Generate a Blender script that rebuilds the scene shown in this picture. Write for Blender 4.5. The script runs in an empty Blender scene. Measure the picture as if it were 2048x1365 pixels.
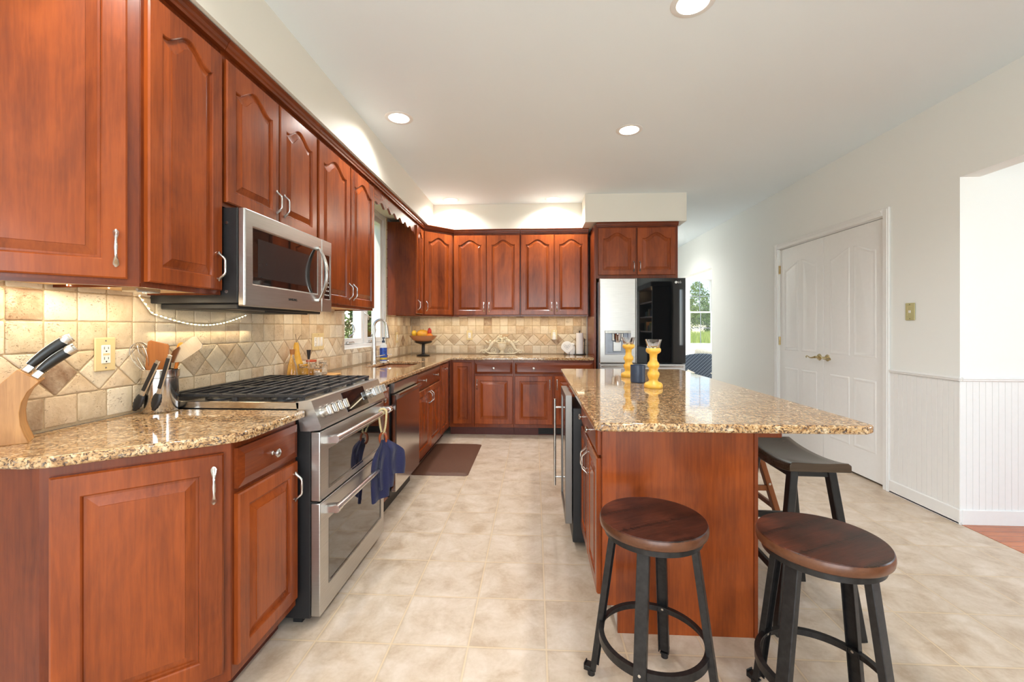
import bpy, bmesh, math, random
from mathutils import Vector, Matrix
R = math.radians
PI = math.pi
S = bpy.context.scene
COL = S.collection

# ---------------------------------------------------------------- camera, world, light, exposure
cam_d = bpy.data.cameras.new('camera')
cam = bpy.data.objects.new('camera', cam_d)
COL.objects.link(cam)
cam.location = (0, 0, 1.2466)
cam.rotation_euler = (PI / 2, 0, 0.05237)
cam_d.sensor_width = 36.0
cam_d.lens = 863.3 * 36.0 / 2048.0
cam_d.shift_y = -27.1 / 2048.0
cam_d.clip_start = 0.02
cam_d.clip_end = 300
S.camera = cam
S.view_settings.view_transform = 'Standard'
S.view_settings.look = 'None'
S.view_settings.gamma = 1
S.view_settings.use_curve_mapping = False
S.view_settings.exposure = 0.52

W = bpy.data.worlds.new('world')
S.world = W
W.use_nodes = True
wn = W.node_tree
bg = wn.nodes['Background']
sky = wn.nodes.new('ShaderNodeTexSky')
sky.sky_type = 'NISHITA'
sky.sun_disc = False
sky.sun_elevation = R(48)
sky.sun_rotation = R(160)
wn.links.new(sky.outputs['Color'], bg.inputs['Color'])
sky.air_density = 1.0
sky.dust_density = 0.0
sky.ozone_density = 3.0
bg.inputs['Strength'].default_value = 0.17


def lamp(name, kind, loc, rot, energy, color=(1, 1, 1), size=None, size_y=None, **kw):
    d = bpy.data.lights.new(name, kind)
    d.energy = energy
    d.color = color
    if kind == 'AREA':
        if size_y:
            d.shape = 'RECTANGLE'; d.size = size; d.size_y = size_y
        else:
            d.shape = 'DISK'; d.size = size
    elif size is not None and kind != 'SUN':
        d.shadow_soft_size = size
    for k, v in kw.items():
        setattr(d, k, v)
    o = bpy.data.objects.new(name, d)
    COL.objects.link(o)
    o.location = loc
    o.rotation_euler = rot
    return o


sun = lamp('sun', 'SUN', (0, 0, 20), (R(42), 0, R(-25)), 2.6, (1, .95, .86))
sun.data.angle = R(1)
ZC = 2.745            # ceiling
# added fill lamps outside made-up openings behind the camera and in rooms beside
lamp('fill_rear', 'AREA', (0.1, -2.86, 1.25), (R(-90), 0, PI), 100, (.86, .93, 1), 3.0, 2.1)
lamp('fill_dining', 'AREA', (6.2, 1.0, 1.5), (R(90), 0, R(90)), 55, (.88, .94, 1), 2.0, 1.55)
lamp('fill_breakfast', 'AREA', (6.2, 7.6, 1.5), (R(90), 0, R(90)), 125, (.96, .98, 1), 2.1, 1.55)
lamp('fill_dining_rear', 'AREA', (4.5, -2.86, 1.5), (R(-90), 0, PI), 36, (.86, .93, 1), 2.3, 1.6)

# ---------------------------------------------------------------- materials
MATS = {}


class NT:
    """small helper round a node tree"""
    def __init__(s, name):
        m = bpy.data.materials.new(name)
        m.use_nodes = True
        s.m = m; s.t = m.node_tree; s.n = s.t.nodes
        s.b = s.n['Principled BSDF']
        MATS[name] = m

    def add(s, typ, **kw):
        nd = s.n.new(typ)
        ins = kw.pop('ins', {})
        for k, v in kw.items():
            setattr(nd, k, v)
        for k, v in ins.items():
            s.set(nd.inputs[k], v)
        return nd

    def set(s, sock, v):
        if isinstance(v, bpy.types.NodeSocket):
            s.t.links.new(v, sock)
        else:
            if sock.type == 'RGBA' and len(v) == 3:
                v = (*v, 1)
            sock.default_value = v

    def P(s, **kw):
        for k, v in kw.items():
            s.set(s.b.inputs[k.replace('_', ' ')], v)
        return s

    def coord(s, kind='Object', scale=(1, 1, 1), rot=(0, 0, 0)):
        tc = s.add('ShaderNodeTexCoord')
        mp = s.add('ShaderNodeMapping')
        mp.inputs['Scale'].default_value = scale
        mp.inputs['Rotation'].default_value = rot
        s.t.links.new(tc.outputs[kind], mp.inputs['Vector'])
        return mp.outputs['Vector']

    def wcoord(s, scale=(1, 1, 1), rot=(0, 0, 0)):
        g = s.add('ShaderNodeNewGeometry')
        mp = s.add('ShaderNodeMapping')
        mp.inputs['Scale'].default_value = scale
        mp.inputs['Rotation'].default_value = rot
        s.t.links.new(g.outputs['Position'], mp.inputs['Vector'])
        return mp.outputs['Vector']

    def noise(s, vec, scale=5, detail=3, rough=.5, dist=0):
        return s.add('ShaderNodeTexNoise', ins={'Vector': vec, 'Scale': scale, 'Detail': detail, 'Roughness': rough, 'Distortion': dist}).outputs['Fac']

    def ramp(s, fac, stops, interp='LINEAR'):
        r = s.add('ShaderNodeValToRGB')
        e = r.color_ramp.elements
        r.color_ramp.interpolation = interp
        while len(e) < len(stops):
            e.new(.5)
        for i, (p, c) in enumerate(stops):
            e[i].position = p
            e[i].color = (*c, 1) if len(c) == 3 else c
        s.set(r.inputs['Fac'], fac)
        return r.outputs['Color']

    def math(s, op, a, b=0.0, c=0.0, clamp=False):
        m = s.add('ShaderNodeMath', operation=op, use_clamp=clamp)
        s.set(m.inputs[0], a); s.set(m.inputs[1], b); s.set(m.inputs[2], c)
        return m.outputs[0]

    def mix(s, fac, a, b, mode='MIX'):
        m = s.add('ShaderNodeMix', data_type='RGBA', blend_type=mode)
        s.set(m.inputs[0], fac); s.set(m.inputs[6], a); s.set(m.inputs[7], b)
        return m.outputs[2]

    def bump(s, h, strength=.2, dist=.002):
        b = s.add('ShaderNodeBump', ins={'Height': h, 'Strength': strength, 'Distance': dist})
        s.t.links.new(b.outputs['Normal'], s.b.inputs['Normal'])
        return s

    def sep(s, v):
        return s.add('ShaderNodeSeparateXYZ', ins={0: v}).outputs


def sr(r, g, b):
    f = lambda c: (c / 255) / 12.92 if c / 255 <= .04045 else ((c / 255 + .055) / 1.055) ** 2.4
    return (f(r), f(g), f(b))


def plain(name, col, rough=.5, metal=0.0, var=.06, nscale=30, coat=0, bump=0, **kw):
    n = NT(name)
    v = n.coord('Object')
    f = n.noise(v, nscale, 3)
    d = tuple(max(0, c * (1 - var)) for c in col)
    l = tuple(min(1, c * (1 + var)) for c in col)
    n.P(Base_Color=n.ramp(f, [(.3, d), (.7, l)]), Roughness=rough, Metallic=metal, Coat_Weight=coat, Coat_Roughness=.1)
    if bump:
        n.bump(f, bump)
    n.P(**kw)
    return n.m


def paint(name, col, rough=.55):
    n = NT(name)
    v = n.wcoord()
    f = n.noise(v, 1.2, 2)
    n.P(Base_Color=n.ramp(f, [(.3, tuple(c * .985 for c in col)), (.7, col)]), Roughness=rough)
    n.bump(n.noise(v, 220, 2), .04, .001)
    return n.m


paint('wall_paint', sr(238, 239, 235))
paint('ceiling_paint', sr(240, 249, 254), .7)
paint('soffit_paint', sr(234, 230, 218), .6)
plain('white_trim', sr(236, 236, 234), .3, var=.01)
plain('white_gloss', sr(240, 240, 238), .2, var=.01)
plain('almond_plastic', sr(214, 194, 146), .35, var=.02)
plain('mw_screen', (.03, .026, .025), .12)
plain('almond_dark', sr(188, 180, 132), .35, var=.03)
plain('white_plastic', sr(235, 233, 228), .35, var=.01)
plain('black_plastic', (.012, .012, .013), .35)
plain('black_satin', (.013, .013, .014), .42)
plain('slot_black', (.004, .004, .004), .6)
plain('cast_iron', (.018, .018, .02), .42, var=.2, nscale=200, bump=.1)
plain('black_metal', (.028, .026, .026), .36, metal=.55, var=.3, nscale=60)
plain('nickel', (.62, .6, .57), .26, metal=1, var=.03)
plain('chrome', (.75, .75, .76), .07, metal=1, var=.01)
plain('steel_bar', (.74, .74, .74), .24, metal=1, var=.01)
plain('brass', (.55, .45, .26), .22, metal=1, var=.15, nscale=80)
plain('rubber_grey', (.03, .03, .032), .7)
plain('black_leg_paint', (.014, .013, .013), .3, var=.3)
plain('maple_inside', sr(226, 186, 128), .45, var=.05)
plain('fridge_side', (.30, .32, .36), .35, metal=.5)
plain('yellow_wax', sr(232, 182, 74), .32, var=.1, nscale=25, Subsurface_Weight=.25, Subsurface_Scale=.02)
plain('navy_cup', sr(52, 66, 88), .35, var=.05)
plain('navy_towel_plain', sr(44, 46, 88), .95, var=.2, nscale=120, bump=.5)
plain('mat_brown', sr(92, 58, 40), .55, var=.12, nscale=90, bump=.25)
plain('paper_white', sr(240, 240, 240), .9, var=.02, bump=.2)
plain('plaster_cream', sr(232, 222, 196), .6, var=.12, nscale=60, bump=.3)
plain('rope_tan', sr(206, 186, 138), .9, var=.25, nscale=300, bump=.5)
plain('ring_wood', sr(158, 74, 34), .4, var=.2)
n = NT('wicker_blue')
sp = n.sep(n.coord('Object'))
d1_ = n.math('PINGPONG', n.math('ADD', sp[0], sp[2]), .016)
d2_ = n.math('PINGPONG', n.math('SUBTRACT', sp[0], sp[2]), .03)
h_ = n.math('MULTIPLY', n.math('MULTIPLY', d1_, 62), n.math('MULTIPLY_ADD', d2_, 18, .5))
n.P(Base_Color=n.ramp(h_, [(.15, sr(26, 36, 52)), (.55, sr(74, 92, 116)), (.95, sr(176, 190, 204))]), Roughness=.45)  # weave highlights painted into the colour along a diagonal lattice
n.bump(h_, .6, .004)
plain('cushion_cream', sr(232, 226, 212), .9, var=.1, nscale=40, bump=.3)
plain('bark', sr(96, 76, 58), .9, var=.3)
plain('bowl_rim', sr(120, 60, 40), .4)
plain('dark_cabinet_wood', sr(58, 40, 30), .4, var=.2)
plain('book_green', sr(120, 150, 110), .6)
plain('book_blue', sr(70, 100, 130), .6)
plain('toe_wood', sr(92, 36, 22), .45, var=.12)
plain('fruit_red', sr(190, 50, 30), .35, var=.15)
plain('fruit_orange', sr(232, 130, 30), .4, var=.15)
plain('fruit_yellow', sr(226, 186, 50), .4, var=.15)
plain('gourd_yellow', sr(232, 172, 60), .35, var=.1)
plain('cork', sr(176, 112, 60), .8, var=.2)
plain('oil_green', sr(150, 120, 40), .15, Transmission_Weight=.6)
plain('dried_red', sr(190, 80, 40), .6, var=.3)
plain('soap_label', sr(40, 80, 170), .4, var=.6, nscale=70)
plain('soap_yellow', sr(220, 190, 60), .4)
plain('brass_pull', (.5, .42, .3), .3, metal=1)
plain('led_tape', sr(225, 215, 190), .6)

n = NT('stainless')
v = n.coord('Object')
f = n.noise(n.coord('Object', (3, 3, 160)), 3, 3)
n.P(Base_Color=n.ramp(f, [(.3, (.50, .49, .47)), (.7, (.58, .57, .55))]), Metallic=1, Roughness=.32)
n.bump(f, .03, .0006)
n = NT('stainless_smooth')
f = n.noise(n.coord('Object', (2, 2, 60)), 3, 2)
n.P(Base_Color=n.ramp(f, [(.3, (.58, .57, .55)), (.7, (.66, .65, .63))]), Metallic=1, Roughness=.16)
n = NT('cooler_dark_reflection')
n.P(Base_Color=(.24, .225, .21), Metallic=.9, Roughness=.34)  # stainless, with its dark reflection put into the base colour
n = NT('oven_glass')
n.P(Base_Color=(.012, .010, .009), Roughness=.035, Specular_IOR_Level=.9, Coat_Weight=.6, Coat_Roughness=.02)
n = NT('black_glass')
n.P(Base_Color=(.005, .006, .007), Roughness=.03, Specular_IOR_Level=.7)
n = NT('glass')
n.P(Base_Color=(1, 1, 1), Roughness=.0, Transmission_Weight=1, IOR=1.45)
n = NT('amber_glass')
n.P(Base_Color=sr(206, 150, 108), Roughness=.2, Transmission_Weight=.45, IOR=1.45)
n = NT('window_glass')
g = n.add('ShaderNodeBsdfGlossy', ins={'Roughness': .0, 'Color': (1, 1, 1, 1)})
tr = n.add('ShaderNodeBsdfTransparent')
lw = n.add('ShaderNodeLayerWeight', ins={'Blend': .5})
fr = n.add('ShaderNodeMath', operation='MULTIPLY_ADD')
pw = n.add('ShaderNodeMath', operation='POWER')
n.set(pw.inputs[0], lw.outputs['Facing']); pw.inputs[1].default_value = 5
n.set(fr.inputs[0], pw.outputs[0]); fr.inputs[1].default_value = .45; fr.inputs[2].default_value = .03
mx = n.add('ShaderNodeMixShader', ins={0: fr.outputs[0], 1: tr.outputs[0], 2: g.outputs[0]})
n.t.links.new(mx.outputs[0], n.n['Material Output'].inputs['Surface'])


def emit(name, col, st):
    n = NT(name)
    n.P(Base_Color=col, Emission_Color=(*col, 1), Emission_Strength=st)


emit('bulb_glow', (1, .93, .80), 14)
emit('baffle_glow', (1, .94, .84), 1.1)
emit('led_glow', (1, .86, .58), 40)
emit('hutch_lamp', (1, .75, .4), 8)


def cherry(name, dark, light, rough=.27, stave=True, contrast=1.0, axis='z'):
    n = NT(name)
    oi = n.add('ShaderNodeObjectInfo')
    tc = n.add('ShaderNodeTexCoord')
    offs = n.math('MULTIPLY', oi.outputs['Random'], 37.0)
    va = n.add('ShaderNodeVectorMath', operation='ADD')
    n.set(va.inputs[0], tc.outputs['Object']); n.set(va.inputs[1], offs)

    def mp(sc):
        if axis == 'x':
            sc = (sc[2], sc[1], sc[0])
        m = n.add('ShaderNodeMapping'); m.inputs['Scale'].default_value = sc
        n.set(m.inputs['Vector'], va.outputs[0]); return m.outputs[0]
    fine = n.noise(mp((9, 9, .55)), 11, 5, .65, .4)
    blot = n.noise(mp((1, 1, .45)), 5.0, 4, .6, .6)
    cath = n.noise(mp((2.2, 2.2, .3)), 4, 2, .5, 1.2)
    sx = n.sep(tc.outputs['Object'])
    fl = n.math('FLOOR', n.math('MULTIPLY_ADD', sx[0] if axis == 'z' else sx[2], 10.5, offs))
    wnz = n.add('ShaderNodeTexWhiteNoise', noise_dimensions='1D'); n.set(wnz.inputs['W'], fl)
    f = n.math('MULTIPLY', fine, .28)
    f = n.math('MULTIPLY_ADD', blot, .42, f)
    f = n.math('MULTIPLY_ADD', cath, .18, f)
    f = n.math('MULTIPLY_ADD', wnz.outputs[0], .13 if stave else 0, f)
    f = n.math('MULTIPLY_ADD', oi.outputs['Random'], .08, f)
    mid = tuple((a + b) / 2 for a, b in zip(dark, light))
    c = n.ramp(f, [(.33, dark), (.50, mid), (.66, light)])
    n.P(Base_Color=c, Roughness=rough, Coat_Weight=.12, Coat_Roughness=.12, Specular_IOR_Level=.34)
    n.bump(fine, .04, .001)
    return n.m


cherry('cherry', sr(84, 32, 12), sr(156, 74, 27))
cherry('cherry_frame', sr(82, 32, 13), sr(140, 64, 25), stave=False)
cherry('cherry_rail', sr(82, 32, 13), sr(138, 64, 25), stave=False, axis='x')
cherry('stool_wood', sr(44, 20, 14), sr(104, 52, 34), .3, axis='x')
cherry('stool_edge', sr(66, 38, 24), sr(112, 70, 46), .3, stave=False, axis='x')
cherry('saddle_wood', sr(44, 36, 28), sr(92, 74, 58), .26, stave=False, axis='x')
cherry('brown_stool_wood', sr(116, 62, 28), sr(160, 92, 44), .4, stave=False)
cherry('acacia', sr(128, 78, 38), sr(206, 152, 92), .4)
cherry('utensil_wood', sr(112, 62, 26), sr(178, 112, 56), .5, stave=False)
cherry('tray_wood', sr(206, 150, 84), sr(232, 184, 116), .5, stave=False)
cherry('hardwood', sr(140, 72, 36), sr(196, 118, 66), .3)

# stool top: worn planks with dark scored joints
n = NT('stool_top')
v = n.coord('Object')
sp = n.sep(v)
wig = n.noise(n.coord('Object', (1, 60, 1)), 6, 2)
a = n.math('PINGPONG', n.math('ADD', sp[1], .045), .0600)
line = n.math('LESS_THAN', a, .0013)
sc = n.math('LESS_THAN', a, n.math('MULTIPLY', n.math('GREATER_THAN', n.noise(n.coord('Object', (190, 2, 1)), 1, 1), .50), .010))
grain = n.noise(n.coord('Object', (1.2, 10, 1)), 9, 5, .6, .5)
blot = n.noise(v, 7, 3)
g2 = n.math('MULTIPLY_ADD', blot, .6, n.math('MULTIPLY', grain, .4))
base = n.ramp(g2, [(.36, sr(32, 16, 13)), (.52, sr(64, 31, 22)), (.68, sr(96, 48, 32))])
dk = n.math('MAXIMUM', line, n.math('MULTIPLY', sc, .7))
n.P(Base_Color=n.mix(dk, base, (*sr(14, 9, 8), 1)), Roughness=.3, Specular_IOR_Level=.4)
n.bump(n.math('SUBTRACT', grain, dk), .25, .002)

# granite
def granite(name, vs=(1, 1, 1), shift=0.0):
    n = NT(name)
    v = n.wcoord(vs)
    warp = n.add('ShaderNodeTexNoise', ins={'Vector': v, 'Scale': 14, 'Detail': 3})
    vm = n.add('ShaderNodeVectorMath', operation='MULTIPLY_ADD')
    n.set(vm.inputs[0], warp.outputs['Color']); vm.inputs[1].default_value = (.05, .05, .05); n.set(vm.inputs[2], v)
    w = vm.outputs[0]
    big = n.noise(w, 50, 4, .6)
    med = n.noise(w, 125, 3, .6)
    fine = n.noise(w, 240, 3, .7)
    b = n.ramp(n.math('MULTIPLY_ADD', big, .6, n.math('MULTIPLY', med, .4)),
               [(.34, sr(112, 80, 56)), (.44, sr(162, 121, 80)), (.53, sr(196, 160, 114)), (.66, sr(222, 202, 170))])
    dark = n.ramp(n.math('MULTIPLY_ADD', med, .6, n.math('MULTIPLY', fine, .45)), [(.455 + shift, (1, 1, 1)), (.505 + shift, (0, 0, 0))])
    c = n.mix(dark, b, (*sr(70, 54, 46), 1))
    gv = n.add('ShaderNodeTexVoronoi', ins={'Vector': w, 'Scale': 170})
    grey = n.ramp(gv.outputs['Color'], [(.80, (0, 0, 0)), (.86, (1, 1, 1))])
    c = n.mix(n.math('MULTIPLY', grey, .55), c, (*sr(120, 118, 116), 1))
    n.P(Base_Color=c, Roughness=.07, Specular_IOR_Level=.55, Coat_Weight=.3, Coat_Roughness=.03)
    return n


granite('granite')

# vinyl floor tile 12 in
n = NT('floor_tile')
g = n.add('ShaderNodeNewGeometry')
s3 = n.sep(g.outputs['Position'])
TX, TY, TS = -0.8691, 1.6722, 0.3048
fx = n.math('PINGPONG', n.math('SUBTRACT', s3[0], TX), TS / 2)
fy = n.math('PINGPONG', n.math('SUBTRACT', s3[1], TY), TS / 2)
# pingpong is zero on every second line only, so fold the full tile
fx = n.math('ABSOLUTE', n.math('SUBTRACT', n.math('MODULO', n.math('ADD', n.math('SUBTRACT', s3[0], TX), TS * 40.5), TS), TS / 2))
fy = n.math('ABSOLUTE', n.math('SUBTRACT', n.math('MODULO', n.math('ADD', n.math('SUBTRACT', s3[1], TY), TS * 40.5), TS), TS / 2))
grout = n.math('LESS_THAN', n.math('MINIMUM', fx, fy), .0034)
soft = n.ramp(n.math('MINIMUM', fx, fy), [(.0, (0, 0, 0)), (.012, (1, 1, 1))])
ix = n.math('FLOOR', n.math('DIVIDE', n.math('SUBTRACT', s3[0], TX), TS))
iy = n.math('FLOOR', n.math('DIVIDE', n.math('SUBTRACT', s3[1], TY), TS))
cmb = n.add('ShaderNodeCombineXYZ', ins={0: ix, 1: iy})
wh = n.add('ShaderNodeTexWhiteNoise', noise_dimensions='2D'); n.set(wh.inputs['Vector'], cmb.outputs[0])
off = n.add('ShaderNodeVectorMath', operation='MULTIPLY_ADD')
n.set(off.inputs[0], wh.outputs['Color']); off.inputs[1].default_value = (9, 9, 9); n.set(off.inputs[2], g.outputs['Position'])
cloud = n.noise(off.outputs[0], 7, 5, .6, .5)
fine = n.noise(off.outputs[0], 60, 3, .6)
f = n.math('MULTIPLY_ADD', fine, .2, n.math('MULTIPLY', cloud, .8))
f = n.math('MULTIPLY_ADD', wh.outputs['Value'], .04, f)
c = n.ramp(f, [(.36, sr(180, 158, 134)), (.50, sr(199, 181, 160)), (.66, sr(213, 198, 182))])
edge = n.ramp(n.math('MINIMUM', fx, fy), [(.003, (1, 1, 1)), (.009, (0, 0, 0))])
c = n.mix(n.math('MULTIPLY', edge, .35), c, (*sr(160, 134, 106), 1))
c = n.mix(n.math('MULTIPLY', grout, .75), c, (*sr(216, 194, 160), 1))
n.P(Base_Color=c, Roughness=n.math('MULTIPLY_ADD', cloud, .18, .26), Specular_IOR_Level=.4)
n.bump(n.math('MULTIPLY_ADD', soft, 1.0, n.math('MULTIPLY', fine, .25)), .25, .002)

# hardwood boards in the next room
n = NT('hardwood_floor')
g = n.add('ShaderNodeNewGeometry')
s3 = n.sep(g.outputs['Position'])
bx = n.math('ABSOLUTE', n.math('SUBTRACT', n.math('MODULO', n.math('ADD', s3[1], 10), .06), .03))
wh = n.add('ShaderNodeTexWhiteNoise', noise_dimensions='1D'); n.set(wh.inputs['W'], n.math('FLOOR', n.math('DIVIDE', s3[1], .06)))
gr = n.noise(n.wcoord((2, 30, 1)), 4, 4)
c = n.ramp(n.math('MULTIPLY_ADD', wh.outputs['Value'], .3, n.math('MULTIPLY', gr, .7)), [(.2, sr(156, 78, 36)), (.8, sr(208, 122, 66))])
c = n.mix(n.math('GREATER_THAN', bx, .0288), c, (*sr(80, 40, 22), 1))
n.P(Base_Color=c, Roughness=.25)

# travertine: each tile carries its own stone tone
n = NT('travertine')
at = n.add('ShaderNodeAttribute', attribute_name='tone')
tone = at.outputs['Fac']
g = n.add('ShaderNodeNewGeometry')
off = n.add('ShaderNodeVectorMath', operation='MULTIPLY_ADD')
tv = n.add('ShaderNodeCombineXYZ', ins={0: tone, 1: tone, 2: tone})
n.set(off.inputs[0], tv.outputs[0]); off.inputs[1].default_value = (31, 47, 17); n.set(off.inputs[2], g.outputs['Position'])
p = off.outputs[0]
cl = n.noise(p, 16, 5, .6, .4)
stone = n.ramp(tone, [(0, sr(190, 168, 138)), (.25, sr(206, 188, 160)), (.5, sr(220, 208, 187)), (.72, sr(194, 164, 128)), (.84, sr(172, 156, 136)), (.9, sr(160, 132, 104)), (1, sr(124, 88, 62))])
c = n.mix(n.ramp(cl, [(.35, (.0, .0, .0)), (.7, (.75, .75, .75))]), stone, n.mix(.5, stone, (*sr(250, 236, 210), 1)))
warp = n.add('ShaderNodeMapping'); warp.inputs['Scale'].default_value = (1, 1, 1.9); n.set(warp.inputs['Vector'], p)
pit = n.noise(warp.outputs[0], 130, 3, .6, .9)
zone = n.noise(p, 11, 2)
pm = n.ramp(n.math('MULTIPLY_ADD', zone, .35, pit), [(.82, (0, 0, 0)), (.85, (1, 1, 1))])
c = n.mix(n.math('MULTIPLY', pm, .62), c, (*sr(112, 78, 50), 1))
n.P(Base_Color=c, Roughness=.5, Specular_IOR_Level=.35)
n.bump(n.math('MULTIPLY_ADD', pm, -1.0, n.math('MULTIPLY_ADD', cl, .9, n.math('MULTIPLY', n.noise(p, 90, 4), .55))), .8, .004)
plain('grout', sr(186, 164, 132), .9, var=.1, nscale=200, bump=.3)

# towel cloth weave
n = NT('navy_towel')
v = n.coord('Object')
f = n.noise(v, 500, 2)
n.P(Base_Color=n.ramp(f, [(.3, sr(22, 24, 52)), (.7, sr(44, 45, 84))]), Roughness=1, Sheen_Weight=.15)
n.bump(f, .5, .002)


def leafmat(name, a, b):
    n = NT(name)
    oi = n.add('ShaderNodeObjectInfo')
    f = n.noise(n.wcoord(), 2.2, 4, .7)
    n.P(Base_Color=n.ramp(f, [(.32, a), (.62, b)]), Roughness=.7)


leafmat('leaf_green', sr(58, 84, 34), sr(150, 172, 72))
leafmat('leaf_dark', sr(40, 66, 32), sr(112, 146, 66))
leafmat('lawn', sr(120, 150, 50), sr(196, 206, 96))


# ---------------------------------------------------------------- mesh helpers
class MB:
    def __init__(s):
        s.v = []; s.f = []; s.mi = []; s.cur = 0; s.tone = []; s.ctone = 0.5
        s.M = None

    def mat(s, i):
        s.cur = i; return s

    def addv(s, pts):
        b = len(s.v)
        for p in pts:
            p = Vector(p)
            if s.M is not None:
                p = s.M @ p
            s.v.append(p[:])
        return b

    def face(s, idx):
        s.f.append(tuple(idx)); s.mi.append(s.cur); s.tone.append(s.ctone)

    def box(s, x0, y0, z0, x1, y1, z1, b=0.0):
        if x0 > x1: x0, x1 = x1, x0
        if y0 > y1: y0, y1 = y1, y0
        if z0 > z1: z0, z1 = z1, z0
        b = min(b, (x1 - x0) * .45, (y1 - y0) * .45, (z1 - z0) * .45)
        lo = (x0, y0, z0); hi = (x1, y1, z1)
        if b <= 0:
            i = s.addv([(x0, y0, z0), (x1, y0, z0), (x1, y1, z0), (x0, y1, z0), (x0, y0, z1), (x1, y0, z1), (x1, y1, z1), (x0, y1, z1)])
            for q in ((0, 3, 2, 1), (4, 5, 6, 7), (0, 1, 5, 4), (1, 2, 6, 5), (2, 3, 7, 6), (3, 0, 4, 7)):
                s.face([i + k for k in q])
            return s
        idx = {}
        for sx in (0, 1):
            for sy in (0, 1):
                for sz in (0, 1):
                    sg = (sx, sy, sz)
                    for ax in range(3):
                        p = []
                        for k in range(3):
                            e = hi[k] if sg[k] else lo[k]
                            if k != ax:
                                e += -b if sg[k] else b
                            p.append(e)
                        idx[(sg, ax)] = s.addv([p])
        for ax in range(3):
            o = [k for k in range(3) if k != ax]
            for sd in (0, 1):
                q = []
                for a, c in ((0, 0), (1, 0), (1, 1), (0, 1)):
                    sg = [0, 0, 0]; sg[ax] = sd; sg[o[0]] = a; sg[o[1]] = c
                    q.append(idx[(tuple(sg), ax)])
                s.face(q)
            for a in (0, 1):
                for c in (0, 1):
                    sg0 = [0, 0, 0]; sg0[o[0]] = a; sg0[o[1]] = c; sg1 = list(sg0); sg1[ax] = 1
                    s.face([idx[(tuple(sg0), o[0])], idx[(tuple(sg1), o[0])], idx[(tuple(sg1), o[1])], idx[(tuple(sg0), o[1])]])
        for sx in (0, 1):
            for sy in (0, 1):
                for sz in (0, 1):
                    s.face([idx[((sx, sy, sz), k)] for k in range(3)])
        return s

    def loops(s, loops, cap0=True, cap1=True, closed=True):
        base = [s.addv(l) for l in loops]
        n = len(loops[0])
        for a in range(len(loops) - 1):
            for k in range(n if closed else n - 1):
                k2 = (k + 1) % n
                s.face((base[a] + k, base[a] + k2, base[a + 1] + k2, base[a + 1] + k))
        if cap0: s.face([base[0] + k for k in range(n)][::-1])
        if cap1: s.face([base[-1] + k for k in range(n)])
        return s

    def cyl(s, p0, p1, r0, r1=None, n=24, caps=True):
        r1 = r0 if r1 is None else r1
        p0 = Vector(p0); p1 = Vector(p1)
        d = (p1 - p0).normalized()
        a = d.orthogonal().normalized(); c = d.cross(a)
        L = []
        for p, r in ((p0, r0), (p1, r1)):
            L.append([p + (a * math.cos(2 * PI * k / n) + c * math.sin(2 * PI * k / n)) * r for k in range(n)])
        return s.loops(L, caps, caps)

    def lathe(s, prof, c=(0, 0, 0), n=32, axis='z', wob=None, caps=True):
        L = []
        for r, h in prof:
            l = []
            for k in range(n):
                t = 2 * PI * k / n
                rr = r * (1 + (wob(t, h) if wob else 0))
                x, y = rr * math.cos(t), rr * math.sin(t)
                p = (x, y, h) if axis == 'z' else ((h, x, y) if axis == 'x' else (x, h, y))
                l.append((c[0] + p[0], c[1] + p[1], c[2] + p[2]))
            L.append(l)
        return s.loops(L, caps, caps)

    def tube(s, pts, r, n=10, closed=False, rx=None, up=None):
        """sweep; r may be a list; rx = second half-axis list for an oval section (along 'up')"""
        P = [Vector(p) for p in pts]
        m = len(P)
        rr = r if isinstance(r, (list, tuple)) else [r] * m
        r2 = rx if isinstance(rx, (list, tuple)) else ([rx] * m if rx else rr)
        L = []
        prev = None
        for i in range(m):
            if closed:
                t = (P[(i + 1) % m] - P[i - 1]).normalized()
            else:
                t = (P[min(i + 1, m - 1)] - P[max(i - 1, 0)]).normalized()
            if up is not None:
                a = Vector(up); a = (a - t * a.dot(t)).normalized()
            elif prev is None:
                a = t.orthogonal().normalized()
            else:
                a = (prev - t * prev.dot(t)).normalized()
            prev = a
            c = t.cross(a)
            L.append([P[i] + a * math.cos(2 * PI * k / n) * r2[i] + c * math.sin(2 * PI * k / n) * rr[i] for k in range(n)])
        if closed:
            L.append(L[0])
            return s.loops(L, False, False)
        return s.loops(L)

    def bar(s, p0, p1, w, d, up=(0, 0, 1), b=0.002, w1=None, d1=None):
        """straight bar of rectangular section, w across 'side', d along the other"""
        p0 = Vector(p0); p1 = Vector(p1)
        t = (p1 - p0).normalized()
        u = Vector(up); side = t.cross(u).normalized(); u = side.cross(t).normalized()
        L = []
        for p, ww, dd in ((p0, w, d), (p1, w1 or w, d1 or d)):
            a, c = ww / 2, dd / 2
            q = [(-a + b, -c), (a - b, -c), (a, -c + b), (a, c - b), (a - b, c), (-a + b, c), (-a, c - b), (-a, -c + b)]
            L.append([p + side * x + u * y for x, y in q])
        return s.loops(L)

    def prism(s, poly, z0, z1, ax='z'):
        def P(a, c, h):
            return (a, c, h) if ax == 'z' else ((h, a, c) if ax == 'x' else (a, h, c))
        return s.loops([[P(a, c, z0) for a, c in poly], [P(a, c, z1) for a, c in poly]])

    def sphere(s, c, r, n=16, m=10, sc=(1, 1, 1)):
        L = []
        for i in range(1, m):
            ph = PI * i / m
            L.append([(c[0] + sc[0] * r * math.sin(ph) * math.cos(2 * PI * k / n), c[1] + sc[1] * r * math.sin(ph) * math.sin(2 * PI * k / n), c[2] - sc[2] * r * math.cos(ph)) for k in range(n)])
        return s.loops(L)

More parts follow.
